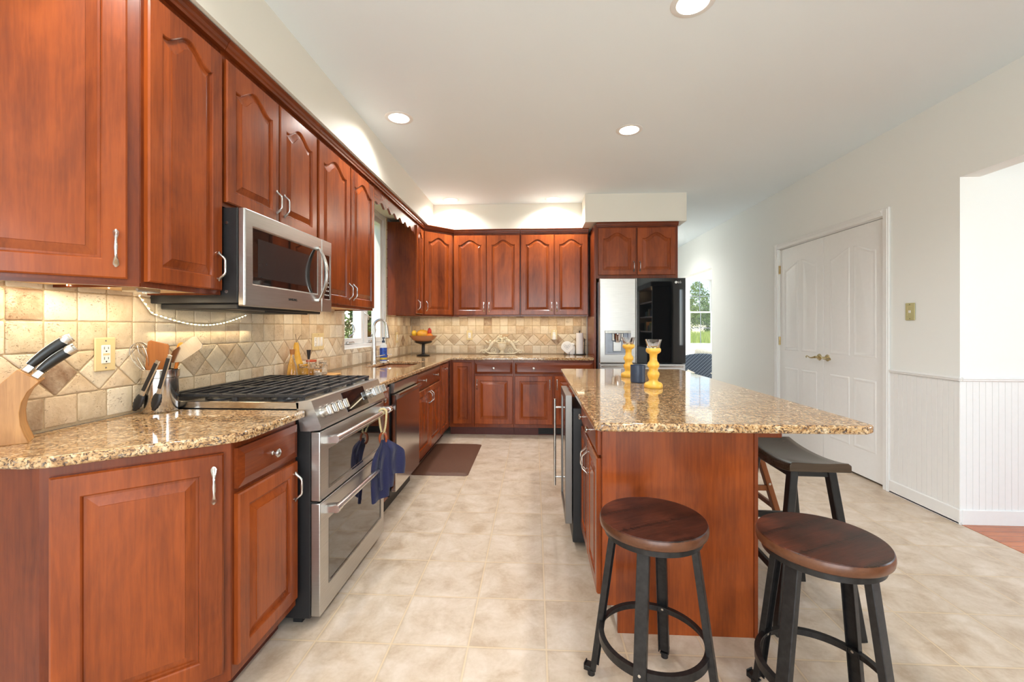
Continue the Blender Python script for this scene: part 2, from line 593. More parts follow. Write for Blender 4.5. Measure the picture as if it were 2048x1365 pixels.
    def cells(s, xs, ys, mask, h0, h1, ax='z'):
        """slab made of a grid with holes; mask(i,j) true where solid"""
        def P(a, c, h):
            return (a, c, h) if ax == 'z' else ((h, a, c) if ax == 'x' else (a, h, c))
        nx, ny = len(xs) - 1, len(ys) - 1
        V = {}
        def vid(i, j, k):
            if (i, j, k) not in V:
                V[(i, j, k)] = s.addv([P(xs[i], ys[j], (h0, h1)[k])])
            return V[(i, j, k)]
        ok = lambda i, j: 0 <= i < nx and 0 <= j < ny and mask(i, j)
        for i in range(nx):
            for j in range(ny):
                if not ok(i, j): continue
                s.face([vid(i, j, 0), vid(i, j + 1, 0), vid(i + 1, j + 1, 0), vid(i + 1, j, 0)])
                s.face([vid(i, j, 1), vid(i + 1, j, 1), vid(i + 1, j + 1, 1), vid(i, j + 1, 1)])
                if not ok(i - 1, j): s.face([vid(i, j, 0), vid(i, j, 1), vid(i, j + 1, 1), vid(i, j + 1, 0)])
                if not ok(i + 1, j): s.face([vid(i + 1, j, 0), vid(i + 1, j + 1, 0), vid(i + 1, j + 1, 1), vid(i + 1, j, 1)])
                if not ok(i, j - 1): s.face([vid(i, j, 0), vid(i + 1, j, 0), vid(i + 1, j, 1), vid(i, j, 1)])
                if not ok(i, j + 1): s.face([vid(i, j + 1, 0), vid(i, j + 1, 1), vid(i + 1, j + 1, 1), vid(i + 1, j + 1, 0)])
        return s

    def build(s, name, mats, parent=None, smooth=35, bevel=0, seg=2, recalc=True, tone=False, loc=None, rot=None):
        me = bpy.data.meshes.new(name)
        me.from_pydata(s.v, [], s.f)
        if isinstance(mats, str): mats = [mats]
        for m in mats: me.materials.append(MATS[m])
        for i, p in enumerate(me.polygons):
            p.material_index = s.mi[i]
        if recalc:
            bm = bmesh.new(); bm.from_mesh(me)
            bmesh.ops.recalc_face_normals(bm, faces=bm.faces[:])
            bm.to_mesh(me); bm.free()
        if tone:
            a = me.attributes.new('tone', 'FLOAT', 'FACE')
            a.data.foreach_set('value', s.tone)
        if smooth:
            me.shade_smooth()
            me.set_sharp_from_angle(angle=R(smooth))
        me.update()
        o = bpy.data.objects.new(name, me)
        COL.objects.link(o)
        if parent is not None: o.parent = parent
        if loc is not None: o.location = loc
        if rot is not None: o.rotation_euler = rot
        if bevel:
            b = o.modifiers.new('edge', 'BEVEL')
            b.width = bevel; b.segments = seg; b.limit_method = 'ANGLE'; b.angle_limit = R(40)
        return o


def tag(o, label=None, cat=None, group=None, kind=None):
    if label: o['label'] = label
    if cat: o['category'] = cat
    if group: o['group'] = group
    if kind: o['kind'] = kind
    return o


def empty(name, loc=(0, 0, 0), rz=0.0, label=None, cat=None, group=None, kind=None):
    o = bpy.data.objects.new(name, None)
    COL.objects.link(o)
    o.location = loc
    o.rotation_euler = (0, 0, rz)
    o.empty_display_size = .05
    return tag(o, label, cat, group, kind)


def text(name, s, size, mat, parent, loc, rot, ext=.0006):
    cu = bpy.data.curves.new(name + '_c', 'FONT')
    cu.body = s; cu.size = size; cu.extrude = ext; cu.align_x = 'CENTER'; cu.align_y = 'CENTER'
    t = bpy.data.objects.new(name + '_c', cu)
    COL.objects.link(t)
    bpy.context.view_layer.update()
    me = bpy.data.meshes.new_from_object(t.evaluated_get(bpy.context.evaluated_depsgraph_get()))
    bpy.data.objects.remove(t)
    me.materials.clear(); me.materials.append(MATS[mat])
    o = bpy.data.objects.new(name, me)
    COL.objects.link(o)
    o.parent = parent; o.location = loc; o.rotation_euler = rot
    return o


rnd = random.Random(7)
# ================================================================ the room
def clip(poly, a0, a1, b0, b1):
    for ax, lim, sg in ((0, a0, 1), (0, a1, -1), (1, b0, 1), (1, b1, -1)):
        out = []
        for i in range(len(poly)):
            p, q = poly[i - 1], poly[i]
            ip = (p[ax] - lim) * sg >= 0; iq = (q[ax] - lim) * sg >= 0
            if ip != iq:
                t = (lim - p[ax]) / (q[ax] - p[ax])
                out.append((p[0] + t * (q[0] - p[0]), p[1] + t * (q[1] - p[1])))
            if iq: out.append(q)
        poly = out
        if len(poly) < 3: return []
    return poly


def area(p):
    return abs(sum(p[i - 1][0] * p[i][1] - p[i][0] * p[i - 1][1] for i in range(len(p)))) / 2


def rect(x0, x1, y0, y1):
    return [(x0, y0), (x1, y0), (x1, y1), (x0, y1)]


m = MB(); m.box(-1.77, -2.8, -.06, 2.69, 9.2, 0); m.box(2.69, 5.5, -.06, 6.1, 9.2, 0)
tag(m.build('floor', 'floor_tile', smooth=0), kind='structure')
m = MB(); m.box(2.69, 3.0, -.06, 6.1, 5.5, 0)
tag(m.build('floor', 'floor_tile', smooth=0), kind='structure')
m = MB(); m.box(2.69, -2.8, -.06, 6.1, 3.0, .002)
tag(m.build('floor', 'hardwood_floor', smooth=0), kind='structure')

LIGHTS = [(-.968, 3.038), (.716, 3.314), (.728, 2.03), (-.98, 5.02), (.214, 5.044), (-.968, 1.0), (-.968, -1.0), (.716, .2), (.716, -1.6), (1.9, 7.2)]  # last five are unseen additions: continued rows, and one to brighten the hall
m = MB()
xs = sorted(set([-1.77, 6.1] + [round(x + d, 4) for x, y in LIGHTS for d in (-.11, .11)]))
ys = sorted(set([-2.8, 9.2] + [round(y + d, 4) for x, y in LIGHTS for d in (-.11, .11)]))
for i in range(len(xs) - 1):
    for j in range(len(ys) - 1):
        a, c = (xs[i] + xs[i + 1]) / 2, (ys[j] + ys[j + 1]) / 2
        hit = None
        for x, y in LIGHTS:
            if abs(a - x) < .11 and abs(c - y) < .11: hit = (x, y)
        if not hit:
            b = m.addv([(xs[i], ys[j], ZC), (xs[i], ys[j + 1], ZC), (xs[i + 1], ys[j + 1], ZC), (xs[i + 1], ys[j], ZC)])
            m.face((b, b + 1, b + 2, b + 3))
for x, y in LIGHTS:
    # every grid line crossing the light's own square is ignored: one ring from square to round hole
    N = 48; o = []; q = []
    for k in range(N):
        t = 2 * PI * k / N
        cx_, cy_ = math.cos(t), math.sin(t)
        sc = .11 / max(abs(cx_), abs(cy_))
        o.append((x + cx_ * sc, y + cy_ * sc, ZC)); q.append((x + cx_ * .076, y + cy_ * .076, ZC))
    m.loops([o, q], False, False)
m.box(-1.77, -2.8, 2.95, 6.1, 9.2, 3.0)
tag(m.build('ceiling', 'ceiling_paint', smooth=0, recalc=False), kind='structure')

# walls
m = MB()
m.cells([-2.8, 3.56, 4.60, 5.69], [-.05, 1.06, 2.43, 2.95], lambda i, j: not (i == 1 and j == 1), -1.77, -1.612, 'x')
tag(m.build('wall_left', 'wall_paint', smooth=0), kind='structure')
m = MB(); m.box(-1.612, 5.54, -.05, 1.683, 5.69, 2.95); m.box(1.55, 5.69, -.05, 1.683, 9.2, 2.95)
tag(m.build('wall_back', 'wall_paint', smooth=0), kind='structure')
m = MB()
m.cells([-2.8, .9, 2.879, 3.467, 4.914, 6.71, 8.3, 9.0], [-.05, 2.105, 2.16, 2.2, 2.95],
        lambda i, j: not ((i == 1 and j < 3) or (i == 3 and j < 1) or (i == 5 and j < 2)), 2.69, 2.81, 'x')
tag(m.build('wall_right', 'wall_paint', smooth=0), kind='structure')
m = MB()
m.box(2.81, 2.879, -.05, 6.1, 3.0, 2.95)
tag(m.build('wall_dining', 'wall_paint', smooth=0), kind='structure')
m = MB(); m.box(2.81, 5.45, -.05, 6.1, 5.6, 2.95)
tag(m.build('wall_breakfast', 'wall_paint', smooth=0), kind='structure')
m = MB()
m.cells([1.55, 3.12, 3.66, 6.1], [-.05, .86, 2.26, 2.95], lambda i, j: not (i == 1 and j == 1), 9.0, 9.15, 'y')
tag(m.build('wall_far', 'wall_paint', smooth=0), kind='structure')
m = MB()
m.cells([-2.8, 0, 2.0, 6.5, 8.7, 9.2], [-.05, .7, 2.3, 2.95], lambda i, j: not (i in (1, 3) and j == 1), 6.0, 6.12, 'x')  # openings added for the fill lamps outside
tag(m.build('wall_outer', 'wall_paint', smooth=0), kind='structure')
m = MB()
m.cells([-1.612, -1.45, 1.65, 3.3, 5.7, 6.0], [-.05, .05, .7, 2.35, 2.95], lambda i, j: not ((i == 1 and j in (1, 2)) or (i == 3 and j == 2)), -2.75, -2.6, 'y')  # unseen openings cut to let the rear fill lamps in
tag(m.build('wall_rear', 'wall_paint', smooth=0), kind='structure')

# dropped soffits over the cabinets
m = MB()
m.box(-1.612, -2.6, 2.44, -1.235, 5.54, 2.95); m.box(-1.235, 5.22, 2.44, .565, 5.54, 2.95); m.box(.565, 4.88, 2.43, 1.683, 5.54, 2.95)
tag(m.build('soffit_beam', 'soffit_paint', smooth=0), kind='structure')


def frame_rect(m, ax, a0, a1, b0, b1, w, h0, h1, bev=.003):
    """four bars round a rectangle in the plane normal to ax"""
    for q in ((a0, b0, a0 + w, b1), (a1 - w, b0, a1, b1), (a0 + w, b0, a1 - w, b0 + w), (a0 + w, b1 - w, a1 - w, b1)):
        if ax == 'x': m.box(h0, q[0], q[1], h1, q[2], q[3], bev)
        else: m.box(q[0], h0, q[1], q[2], h1, q[3], bev)


# window_1 kitchen casement
w1 = empty('window_1', (-1.65, 4.08, 1.06), kind='structure')
m = MB()
frame_rect(m, 'x', -.52, .52, 0, 1.37, .035, -.09, .03)
m.box(-.09, -.025, .03, .02, .025, 1.34, .002)
m.box(-.1, -.54, -.02, .045, .54, .004, .003)
m.build('window_frame', 'white_trim', w1)
for cy, nm in ((-.255, 0), (.255, 1)):
    m = MB(); frame_rect(m, 'x', cy - .226, cy + .226, .037, 1.333, .05, -.07, .012)
    sh = m.build('sash', 'white_trim', w1)
    m = MB(); m.box(-.034, cy - .176, .087, -.028, cy + .176, 1.283)
    m.build('glass_pane', 'window_glass', sh, smooth=0)
    m = MB()
    m.tube([(.02, cy - .10, .10), (.05, cy - .09, .13), (.055, cy - .075, .17), (.03, cy - .05, .205)], [.012, .008, .007, .009], 8)
    m.box(.0, cy - .16, .04, .035, cy - .02, .062, .008)
    m.build('crank_handle', 'nickel', sh)
m = MB(); m.tube([(.02, -.01, .33), (.05, .0, .30), (.05, .01, .26)], [.012, .008, .006], 8)
m.build('latch', 'nickel', w1)

# window_2 in the breakfast room, seen past the fridge
w2 = empty('window_2', (3.39, 9.0, .86), kind='structure')
m = MB(); frame_rect(m, 'y', -.27, .27, 0, 1.4, .035, -.01, .12)
frame_rect(m, 'y', -.34, .34, -.07, 1.47, .068, -.02, 0, .004)
m.build('window_frame', 'white_trim', w2)
for z0, z1, y in ((.036, .715, .03), (.685, 1.364, .07)):
    m = MB(); frame_rect(m, 'y', -.234, .234, z0, z1, .03, y - .018, y + .018)
    m.build('sash', 'white_trim', w2)
    m = MB()
    m.box(-.006, y - .012, z0 + .03, .006, y - .004, z1 - .03)
    m.box(-.204, y - .012, (z0 + z1) / 2 - .006, .204, y - .004, (z0 + z1) / 2 + .006)
    m.build('muntin_grille', 'fridge_side', w2)
    m = MB(); m.box(-.204, y, z0 + .03, .204, y + .004, z1 - .03)
    m.build('glass_pane', 'window_glass', w2, smooth=0)

# unseen window frames, added round the openings that the fill lamps shine through
def added_window(nm, ax, a0, a1, b0, b1, h0, h1, nx, parent_loc):
    w = empty(nm, parent_loc, kind='structure')
    m = MB()
    frame_rect(m, ax, a0, a1, b0, b1, .06, h0, h1)
    for k in range(1, nx):
        a = a0 + (a1 - a0) * k / nx
        if ax == 'x': m.box(h0, a - .045, b0 + .06, h1, a + .045, b1 - .06, .003)
        else: m.box(a - .045, h0, b0 + .06, a + .045, h1, b1 - .06, .003)
    o = m.build('window_frame', 'white_trim', w)
    o.matrix_parent_inverse = Matrix.Translation(Vector(parent_loc)).inverted()
    return w


added_window('added_window_3', 'y', -1.45, 1.65, .05, 2.35, -2.74, -2.62, 4, (.5, -2.68, .05))
added_window('added_window_4', 'x', 0, 2.0, .7, 2.3, 6.01, 6.1, 3, (6.05, 1, .7))
added_window('added_window_5', 'x', 6.5, 8.7, .7, 2.3, 6.01, 6.1, 3, (6.05, 7.6, .7))
added_window('added_window_6', 'y', 3.3, 5.7, .7, 2.35, -2.74, -2.62, 3, (4.5, -2.68, .7))

# baseboards, chair rail and bead board
def baseboard(nm, segs):
    m = MB()
    for x0, y0, x1, y1 in segs:
        m.box(x0, y0, 0.0, x1, y1, .095, .003)
        dx, dy = abs(x1 - x0), abs(y1 - y0)
        if dx < dy: m.box(x0 - .0, y0, .0, x1 - .0, y1, .02, .006)
    tag(m.build(nm, 'white_trim'), kind='structure')


baseboard('baseboard_right', [(2.674, 2.863, 2.69, 3.41), (2.674, 4.972, 2.69, 6.71), (2.674, -2.6, 2.69, .9)])
baseboard('baseboard_dining', [(2.69, 2.863, 6.0, 2.879)])
baseboard('baseboard_far', [(1.69, 8.985, 6.0, 9.0)])
m = MB()
m.box(2.672, 2.861, .905, 2.69, 3.41, .932, .006); m.box(2.69, 2.861, .905, 6.0, 2.879, .932, .006)
m.box(2.668, 2.857, .918, 2.69, 3.41, .927, .004); m.box(2.69, 2.857, .918, 6.0, 2.879, .927, .004)
m.box(2.672, 4.972, .905, 2.69, 4.973, .932)
tag(m.build('trim_1', 'white_trim'), kind='structure')
m = MB()
y = 2.874
while y < 3.40:
    m.box(2.684, y, .09, 2.69, min(y + .0375, 3.41), .908, .0009); y += .0385
x = 2.686
while x < 4.6:
    m.box(x, 2.873, .09, x + .0375, 2.879, .908, .0009); x += .0385
m.box(2.683, 2.872, .09, 2.695, 2.884, .908, .003)
tag(m.build('trim_2', 'white_trim'), kind='structure')

# pantry double door
d1 = empty('door_1', (2.69, 4.19, 0), kind='structure')
m = MB()
for a0, a1, b0, b1 in ((3.41, 3.467, 0, 2.163), (4.914, 4.972, 0, 2.163), (3.467, 4.914, 2.105, 2.163)):
    m.box(2.672, a0, b0, 2.69, a1, b1, .004)
    m.box(2.668, a0 + .012 if a0 < 4 else a0 + .03, b0 + (.03 if b0 > 1 else 0), 2.69, a1 - .012 if a0 >= 3.46 else a1 - .036, b1 - .012, .003)
m.box(2.70, 3.467, 0, 2.80, 3.475, 2.105); m.box(2.70, 4.906, 0, 2.80, 4.914, 2.105); m.box(2.70, 3.467, 2.098, 2.80, 4.914, 2.105)
o = m.build('door_casing', 'white_trim', d1); o.location = (-2.69, -4.19, 0)


def insert(m, x0, x1, z0, top, K=10, d=.004):
    """raised moulding ring and field, on the local plane y=0 facing -y"""
    def lp(ins, y):
        l = [(x0 + ins, y, z0 + ins), (x1 - ins, y, z0 + ins)]
        for k in range(K + 1):
            x = x1 - ins - (x1 - x0 - 2 * ins) * k / K
            l.append((x, y, top(x) - ins))
        return l
    m.loops([lp(0, .001), lp(0, -.0005), lp(.006, -d), lp(.014, -d), lp(.022, -.0008), lp(.03, -.0008), lp(.045, -d * .9)], False, True)


def pantry_leaf(parent, y0, flip):
    w, h = .716, 2.075
    e = MB()
    e.box(0, 0, 0, w, .035, h, .002)
    def top(x):
        u = (x - .09) / (w - .18)
        return 1.845 + .075 * (.5 - .5 * math.cos(2 * PI * u)) ** .9
    e.cur = 0
    for a, c in ((.09, .335), (.381, .626)):
        insert(e, a, c, .985, top)
        insert(e, a, c, .22, lambda x: .80)
    # leaf faces -X in the room: local -y -> world -x
    o = e.build('door_leaf', 'white_gloss', parent, smooth=40)
    o.rotation_euler = (0, 0, -PI / 2)
    o.location = (2.702 - 2.69, y0 + w - 4.19, .02)
    # lever
    hx = w - .055 if flip else .055
    m = MB()
    m.lathe([(.002, -.008), (.027, -.008), (.032, -.002), (.032, .0)], (hx, 0, .945), 24, 'y')
    m.lathe([(.005, -.05), (.011, -.048), (.011, -.01), (.016, -.004)], (hx, 0, .945), 16, 'y')
    sg = -1 if flip else 1
    m.tube([(hx, -.045, .945), (hx + sg * .03, -.05, .938), (hx + sg * .06, -.052, .936), (hx + sg * .09, -.052, .948), (hx + sg * .108, -.052, .952), (hx + sg * .118, -.052, .942), (hx + sg * .112, -.052, .932)], [.009, .008, .006, .005, .0045, .0045, .004], 10)
    m.build('door_handle', 'brass', o)
    hy = .0 if flip else w
    for z in (.33, 1.08, 1.86):
        m = MB()
        m.cyl((hy, -.008, z - .045), (hy, -.008, z + .045), .0065, n=10)
        m.box(hy - .014, -.004, z - .045, hy + .014, 0.0, z + .045)
        m.build('hinge', 'brass', o)
    return o


pantry_leaf(d1, 3.473, False)   # nearer leaf: its free edge is far away
pantry_leaf(d1, 4.192, True)
d1['kind'] = 'structure'

# travertine tile, one mesh per wall, each tile with its own tone
def tile(m, poly, mp, h0, h1, tone, gap=.0025):
    n = len(poly)
    cx_ = sum(p[0] for p in poly) / n; cy_ = sum(p[1] for p in poly) / n
    if area(poly) < .0004: return
    pts = []
    for i in range(n):
        p0, p1, p2 = Vector(poly[i - 1]), Vector(poly[i]), Vector(poly[(i + 1) % n])
        a = (p0 - p1); c = (p2 - p1); la, lc = a.length, c.length
        if la < 1e-5 or lc < 1e-5: continue
        r = min(.006, la * .2, lc * .2) * rnd.uniform(.6, 1.3)
        pts.append(p1 + a / la * r); pts.append(p1 + (a / la + c / lc) * r * .28); pts.append(p1 + c / lc * r)
        k = int(lc / .02)
        for q in range(1, k):
            if q / k * lc > r * 1.4 and (1 - q / k) * lc > r * 1.8:
                pts.append(p1 + c * (q / k))
    C = Vector((cx_, cy_))
    def ring(d, h, j):
        out = []
        for p in pts:
            v = p - C; L = v.length
            q = C + v * max(.1, (L - d + rnd.uniform(-j, j)) / L)
            out.append(mp(q.x, q.y, h))
        return out
    m.ctone = tone
    o0 = ring(gap, h0, .0006)
    rn = random.Random(rnd.random())
    o1 = []
    for p in pts:
        v = p - C; L = v.length
        o1.append((v, L, rnd.uniform(-.0007, .0009), rnd.uniform(0, .0012)))
    l1 = [mp(*(C + v * ((L - gap + j) / L)), h1 - .0022) for v, L, j, e in o1]
    l2 = [mp(*(C + v * ((L - gap - .002 - e + j) / L)), h1 - .0004) for v, L, j, e in o1]
    l3 = [mp(*(C + v * ((L - gap - .0045 - e) / L)), h1) for v, L, j, e in o1]
    m.loops([o0, l1, l2, l3], False, True)


def tone_pick():
    t = rnd.random()
    if t < .62: return rnd.uniform(0, .62)
    if t < .88: return rnd.uniform(.62, .80)
    if t < .97: return rnd.uniform(.80, .88)
    return rnd.uniform(.9, .97)


def backsplash(nm, mp, regions, a_lo, a_hi, a_off, d_off, z_hi, darks):
    m = MB()
    P_ = .104
    rows = [(.9125, 1.0165)] + [(1.1635 + k * P_, 1.1635 + (k + 1) * P_) for k in range(int((z_hi - 1.16) / P_) + 1)]
    polys = []
    for z0, z1 in rows:
        k = math.floor((a_lo - a_off) / P_)
        while a_off + k * P_ < a_hi:
            polys.append((rect(a_off + k * P_, a_off + (k + 1) * P_, z0, z1), tone_pick())); k += 1
    D = .147; zc = 1.09; k = math.floor((a_lo - d_off) / D) - 1
    while d_off + k * D < a_hi + D:
        c = d_off + k * D
        h = D / 2
        polys.append(([(c - h, zc), (c, zc - h), (c + h, zc), (c, zc + h)], 1.0 if any(abs(c - q) < D / 2 for q in darks) else tone_pick()))
        polys.append(([(c, zc + h), (c + h, zc), (c + D, zc + h)], rnd.uniform(.0, .78)))
        polys.append(([(c, zc - h), (c + D, zc - h), (c + h, zc)], rnd.uniform(.0, .78)))
        k += 1
    for poly, t in polys:
        for rg in regions:
            q = clip(poly, *rg)
            if q and area(q) > .0004:
                tile(m, q, mp, 0, .0085, t)
    o = m.build(nm, 'travertine', smooth=50, recalc=True, tone=True)
    tag(o, kind='structure')
    g = MB()
    for a0, a1, z0, z1 in regions:
        p = [mp(a0, z0, -.004), mp(a1, z0, -.004), mp(a1, z1, -.004), mp(a0, z1, -.004)]
        q = [mp(a0, z0, .0048), mp(a1, z0, .0048), mp(a1, z1, .0048), mp(a0, z1, .0048)]
        g.loops([p, q])
    g.build('grout', 'grout', o, smooth=0)


CT = .905
backsplash('wall_tile', lambda a, z, h: (-1.608 + h, a, z),
           [(.2, 3.56, CT, 1.40), (3.56, 4.60, CT, 1.058), (4.60, 5.53, CT, 1.40), (3.40, 3.56, 1.40, 2.44), (4.60, 4.625, 1.40, 2.44)],
           .2, 5.53, 1.328, 1.362, 2.46, [1.362])
backsplash('wall_tile', lambda a, z, h: (a, 5.539 - h, z),
           [(-1.60, .66, CT, 1.40)], -1.60, .66, -.55, -.60, 1.40, [])
# ================================================================ cabinets
def door_mesh(w, h, t=.019, fr=.055, arch=0.0, drawer=False):
    m = MB()
    K = 28 if arch else 4

    def prof(u):
        s_ = abs(2 * u - 1)
        if s_ > .93: return .06 * (s_ - .93) / .07
        q = min(1, s_ / .86)
        return (.5 + .5 * math.cos(PI * q)) ** .85 if q < 1 else 0.0

    def lp(i, y, use=1.0, outer=False):
        l = [(i, y, i), (w - i, y, i)]
        for k in range(K + 1):
            u = k / K
            x = w - i - (w - 2 * i) * u
            if outer or not arch: z = h - i
            else:
                z = h - i - arch + arch * prof(u)
            l.append((x, y, z))
        return l
    L = [lp(0, -.0005, outer=True), lp(0, -(t - .005), outer=True), lp(.0045, -t, outer=True)]
    if drawer:
        L += [lp(.018, -t, outer=True), lp(.026, -(t - .0045), outer=True), lp(.030, -(t - .0045), outer=True)]
        L = L[:2] + [lp(.001, -(t - .005), outer=True), lp(.006, -(t - .0035), outer=True), lp(.026, -t - .001, outer=True), lp(.029, -t - .0005, outer=True)]
    else:
        L += [lp(fr, -t), lp(fr + .0035, -(t - .003)), lp(fr + .006, -(t - .0105)), lp(fr + .012, -(t - .0105)), lp(fr + .038, -(t - .002)), lp(fr + .0385, -(t + .0005)), lp(fr + .040, -(t + .0005))]
    if arch:
        m.loops(L, True, False)
        l = L[-1]; bl, br = Vector(l[0]), Vector(l[1]); tp = l[2:]
        n_ = len(tp) - 1
        vs = []
        for k, p in enumerate(tp):
            vs += [p, tuple(br.lerp(bl, k / n_))]
        b0 = m.addv(vs)
        for k in range(n_):
            m.face((b0 + 2 * k, b0 + 2 * k + 2, b0 + 2 * k + 3, b0 + 2 * k + 1))
    else:
        m.loops(L)
    return m


def pull(parent, x, y, z, L=.118, horiz=False, mat='nickel'):
    m = MB()
    pts = []; rw = []; rt = []
    for k in range(17):
        t = k / 16
        s_ = (t - .5) * L
        e = min(t, 1 - t)
        yy = -(.004 + .026 * (1 if e > .3 else .5 - .5 * math.cos(PI * e / .3)))
        if e < .10: w_ = .0085 * math.sqrt(max(.08, 1 - ((.07 - e) / .075) ** 2)) if e < .07 else .0085
        elif e < .28: w_ = .0085 - .0050 * (e - .10) / .18
        else: w_ = .0038 + .0012 * (e - .28) / .22
        pts.append((s_, yy, 0) if horiz else (0, yy, s_)); rw.append(w_); rt.append(.0030 + .0016 * min(1, e / .2))
    m.tube(pts, rw, 10, rx=rt, up=(0, 1, 0))
    for sg in (-1, 1):
        q = (sg * (L / 2 - .009), -.004, 0) if horiz else (0, -.004, sg * (L / 2 - .009))
        m.cyl(q, (q[0], .001, q[2]), .005, n=10)
    o = m.build('handle', mat, parent)
    o.location = (x, y, z)
    return o


def knob(parent, x, y, z, mat='nickel'):
    m = MB()
    m.lathe([(.0075, .001), (.0075, -.003), (.005, -.006), (.005, -.014), (.010, -.017), (.0155, -.021), (.0155, -.025), (.010, -.029), (.003, -.0305)], (0, 0, 0), 20, 'y')
    o = m.build('knob', mat, parent); o.location = (x, y, z)
    return o


def add_door(c, x, z, w, h, arch=0.0, hand=None, fr=.055, knobat=None, lab=None):
    o = door_mesh(w, h, fr=fr, arch=arch).build('door', 'cherry', c, smooth=13)
    o.location = (x, 0, z)
    if lab: o['label'] = lab
    if hand:
        hx = .027 if hand[0] == 'L' else w - .027
        hz = h - .095 if hand[1] == 'T' else .095
        pull(o, hx, -.019, hz)
    if knobat: knob(o, knobat[0], -.019, knobat[1])
    return o


def add_drawer(c, x, z, w, h, knobs=None):
    o = door_mesh(w, h, drawer=True).build('drawer', 'cherry_rail', c, smooth=13)
    o.location = (x, 0, z)
    for k in (knobs or [w / 2]):
        knob(o, k, -.0195, h / 2)
    return o


def body(c, w, d, z0, z1, name='cabinet_box', inner=False):
    m = MB()
    m.box(0, 0.0, z0, w, d, z1, .001)
    m.cur = 1
    return m.build(name, ['cherry_frame', 'maple_inside'], c)


def underside(c, w, d, z):
    m = MB(); m.box(.012, .02, z - .001, w - .012, d - .01, z + .004)
    return m.build('cabinet_floor', 'maple_inside', c)


def base_cab(label, loc, rz, w, group='cherry base cabinets', d=.60, toe=True, zt=.873):
    c = empty('base_cabinet', loc, rz, label, 'cabinet', group)
    body(c, w, d, .10, zt)
    if toe:
        m = MB(); m.box(0, .075, 0, w, d - .02, .10)
        m.build('toe_kick', 'toe_wood', c)
    return c


def wall_cab(label, loc, rz, w, z0, z1, d=.315, crown=True, group='cherry wall cabinets', crn=None):
    c = empty('wall_cabinet', (loc[0], loc[1], z0), rz, label, 'cabinet', group)
    m = MB(); m.box(0, 0, .012, w, d, z1 - z0, .001); m.box(0, 0, 0, w, .018, .0125)
    m.box(0, .018, 0, .012, d, .0125); m.box(w - .012, .018, 0, w, d, .0125)
    m.build('cabinet_box', 'cherry_frame', c)
    m = MB(); m.box(.0125, .0185, .008, w - .0125, d - .004, .0118)
    m.build('cabinet_floor', 'maple_inside', c, smooth=0)
    if crown:
        a, b = crn or (0, w)
        m = MB()
        h = z1 - z0
        prof = [(0, h - .004), (-.021, h - .004), (-.024, h + .006), (-.030, h + .012), (-.033, h + .024), (-.042, h + .034), (-.042, h + .040), (0, h + .040)]
        m.prism([(y, z) for y, z in prof], a, b, 'x')
        m.build('crown_moulding', 'cherry_rail', c, smooth=25)
    return c


RL = PI / 2     # units on the long wall face +x
XF = -.985      # base face frames
XU = -1.294     # wall cabinet face frames
ZU0, ZU1 = 1.38, 2.395

# --- corner base unit with the clipped face, at the end of the run
A = Vector((-1.315, 1.08)); B = Vector((-.985, 1.352))
dv = (B - A); LW = dv.length; ang = math.atan2(dv.y, dv.x)
c = empty('base_cabinet', (A.x, A.y, 0), 0, 'cherry base cabinet with a wide door set at an angle under the knife block', 'cabinet', 'cherry base cabinets')
Mi = Matrix.Translation((-A.x, -A.y, 0))
m = MB(); m.M = Mi
m.prism([(-1.612, 1.08), (A.x, A.y), (B.x, B.y), (-.985, 1.354), (-1.612, 1.354)], .10, .873)
m.build('cabinet_box', 'cherry_frame', c)
m = MB(); m.M = Mi
m.prism([(-1.612, 1.14), (A.x - .01, A.y + .07), (B.x - .075, B.y + .0), (-1.612, 1.352)], 0, .10)
m.build('toe_kick', 'toe_wood', c)
o = add_door(c, .02, .14, LW - .04, .705, hand='RT', fr=.06)
o.rotation_euler = (0, 0, ang); o.location = (dv.x / LW * .02, dv.y / LW * .02, .14)

c = base_cab('narrow cherry base cabinet, drawer over door, between the angled unit and range', (XF, 1.356, 0), RL, .376)
add_drawer(c, .010, .718, .352, .132)
add_door(c, .010, .14, .352, .56, hand='RT', fr=.05)

c = base_cab('cherry drawer cabinet squeezed between the range and the dishwasher', (XF, 2.516, 0), RL, .336)
for z, h in ((.718, .132), (.44, .262), (.14, .285)):
    add_drawer(c, .015, z, .306, h)

c = base_cab('cherry sink cabinet with a false front over two doors', (XF, 3.486, 0), RL, .922)
add_drawer(c, .012, .718, .898, .132, knobs=[.22, .68])
add_door(c, .012, .14, .444, .562, hand='RT')
add_door(c, .466, .14, .444, .562, hand='LT')

c = base_cab('slim tall-door cherry base cabinet in the corner beside the sink cabinet', (XF, 4.412, 0), RL, .52, d=.60)
add_door(c, .012, .14, .355, .715, fr=.045, knobat=(.19, .66))

# back run
YF = 4.934
c = base_cab('cherry corner base cabinet with a tall narrow door, at the end of the back run', (-.982, YF, 0), 0, .288, d=.598)
add_door(c, .045, .14, .215, .705, fr=.045)
c = base_cab('cherry base cabinet, one drawer over one door, second from the corner', (-.692, YF, 0), 0, .452, d=.598)
add_drawer(c, .008, .714, .432, .132)
add_door(c, .008, .14, .432, .55, hand='LT')
c = base_cab('wide cherry base cabinet with a long drawer over two doors, beside the fridge', (-.238, YF, 0), 0, .905, d=.598)
add_drawer(c, .012, .714, .88, .132, knobs=[.215])
add_door(c, .012, .14, .425, .55, hand='RT')
add_door(c, .465, .14, .427, .55, hand='LT')

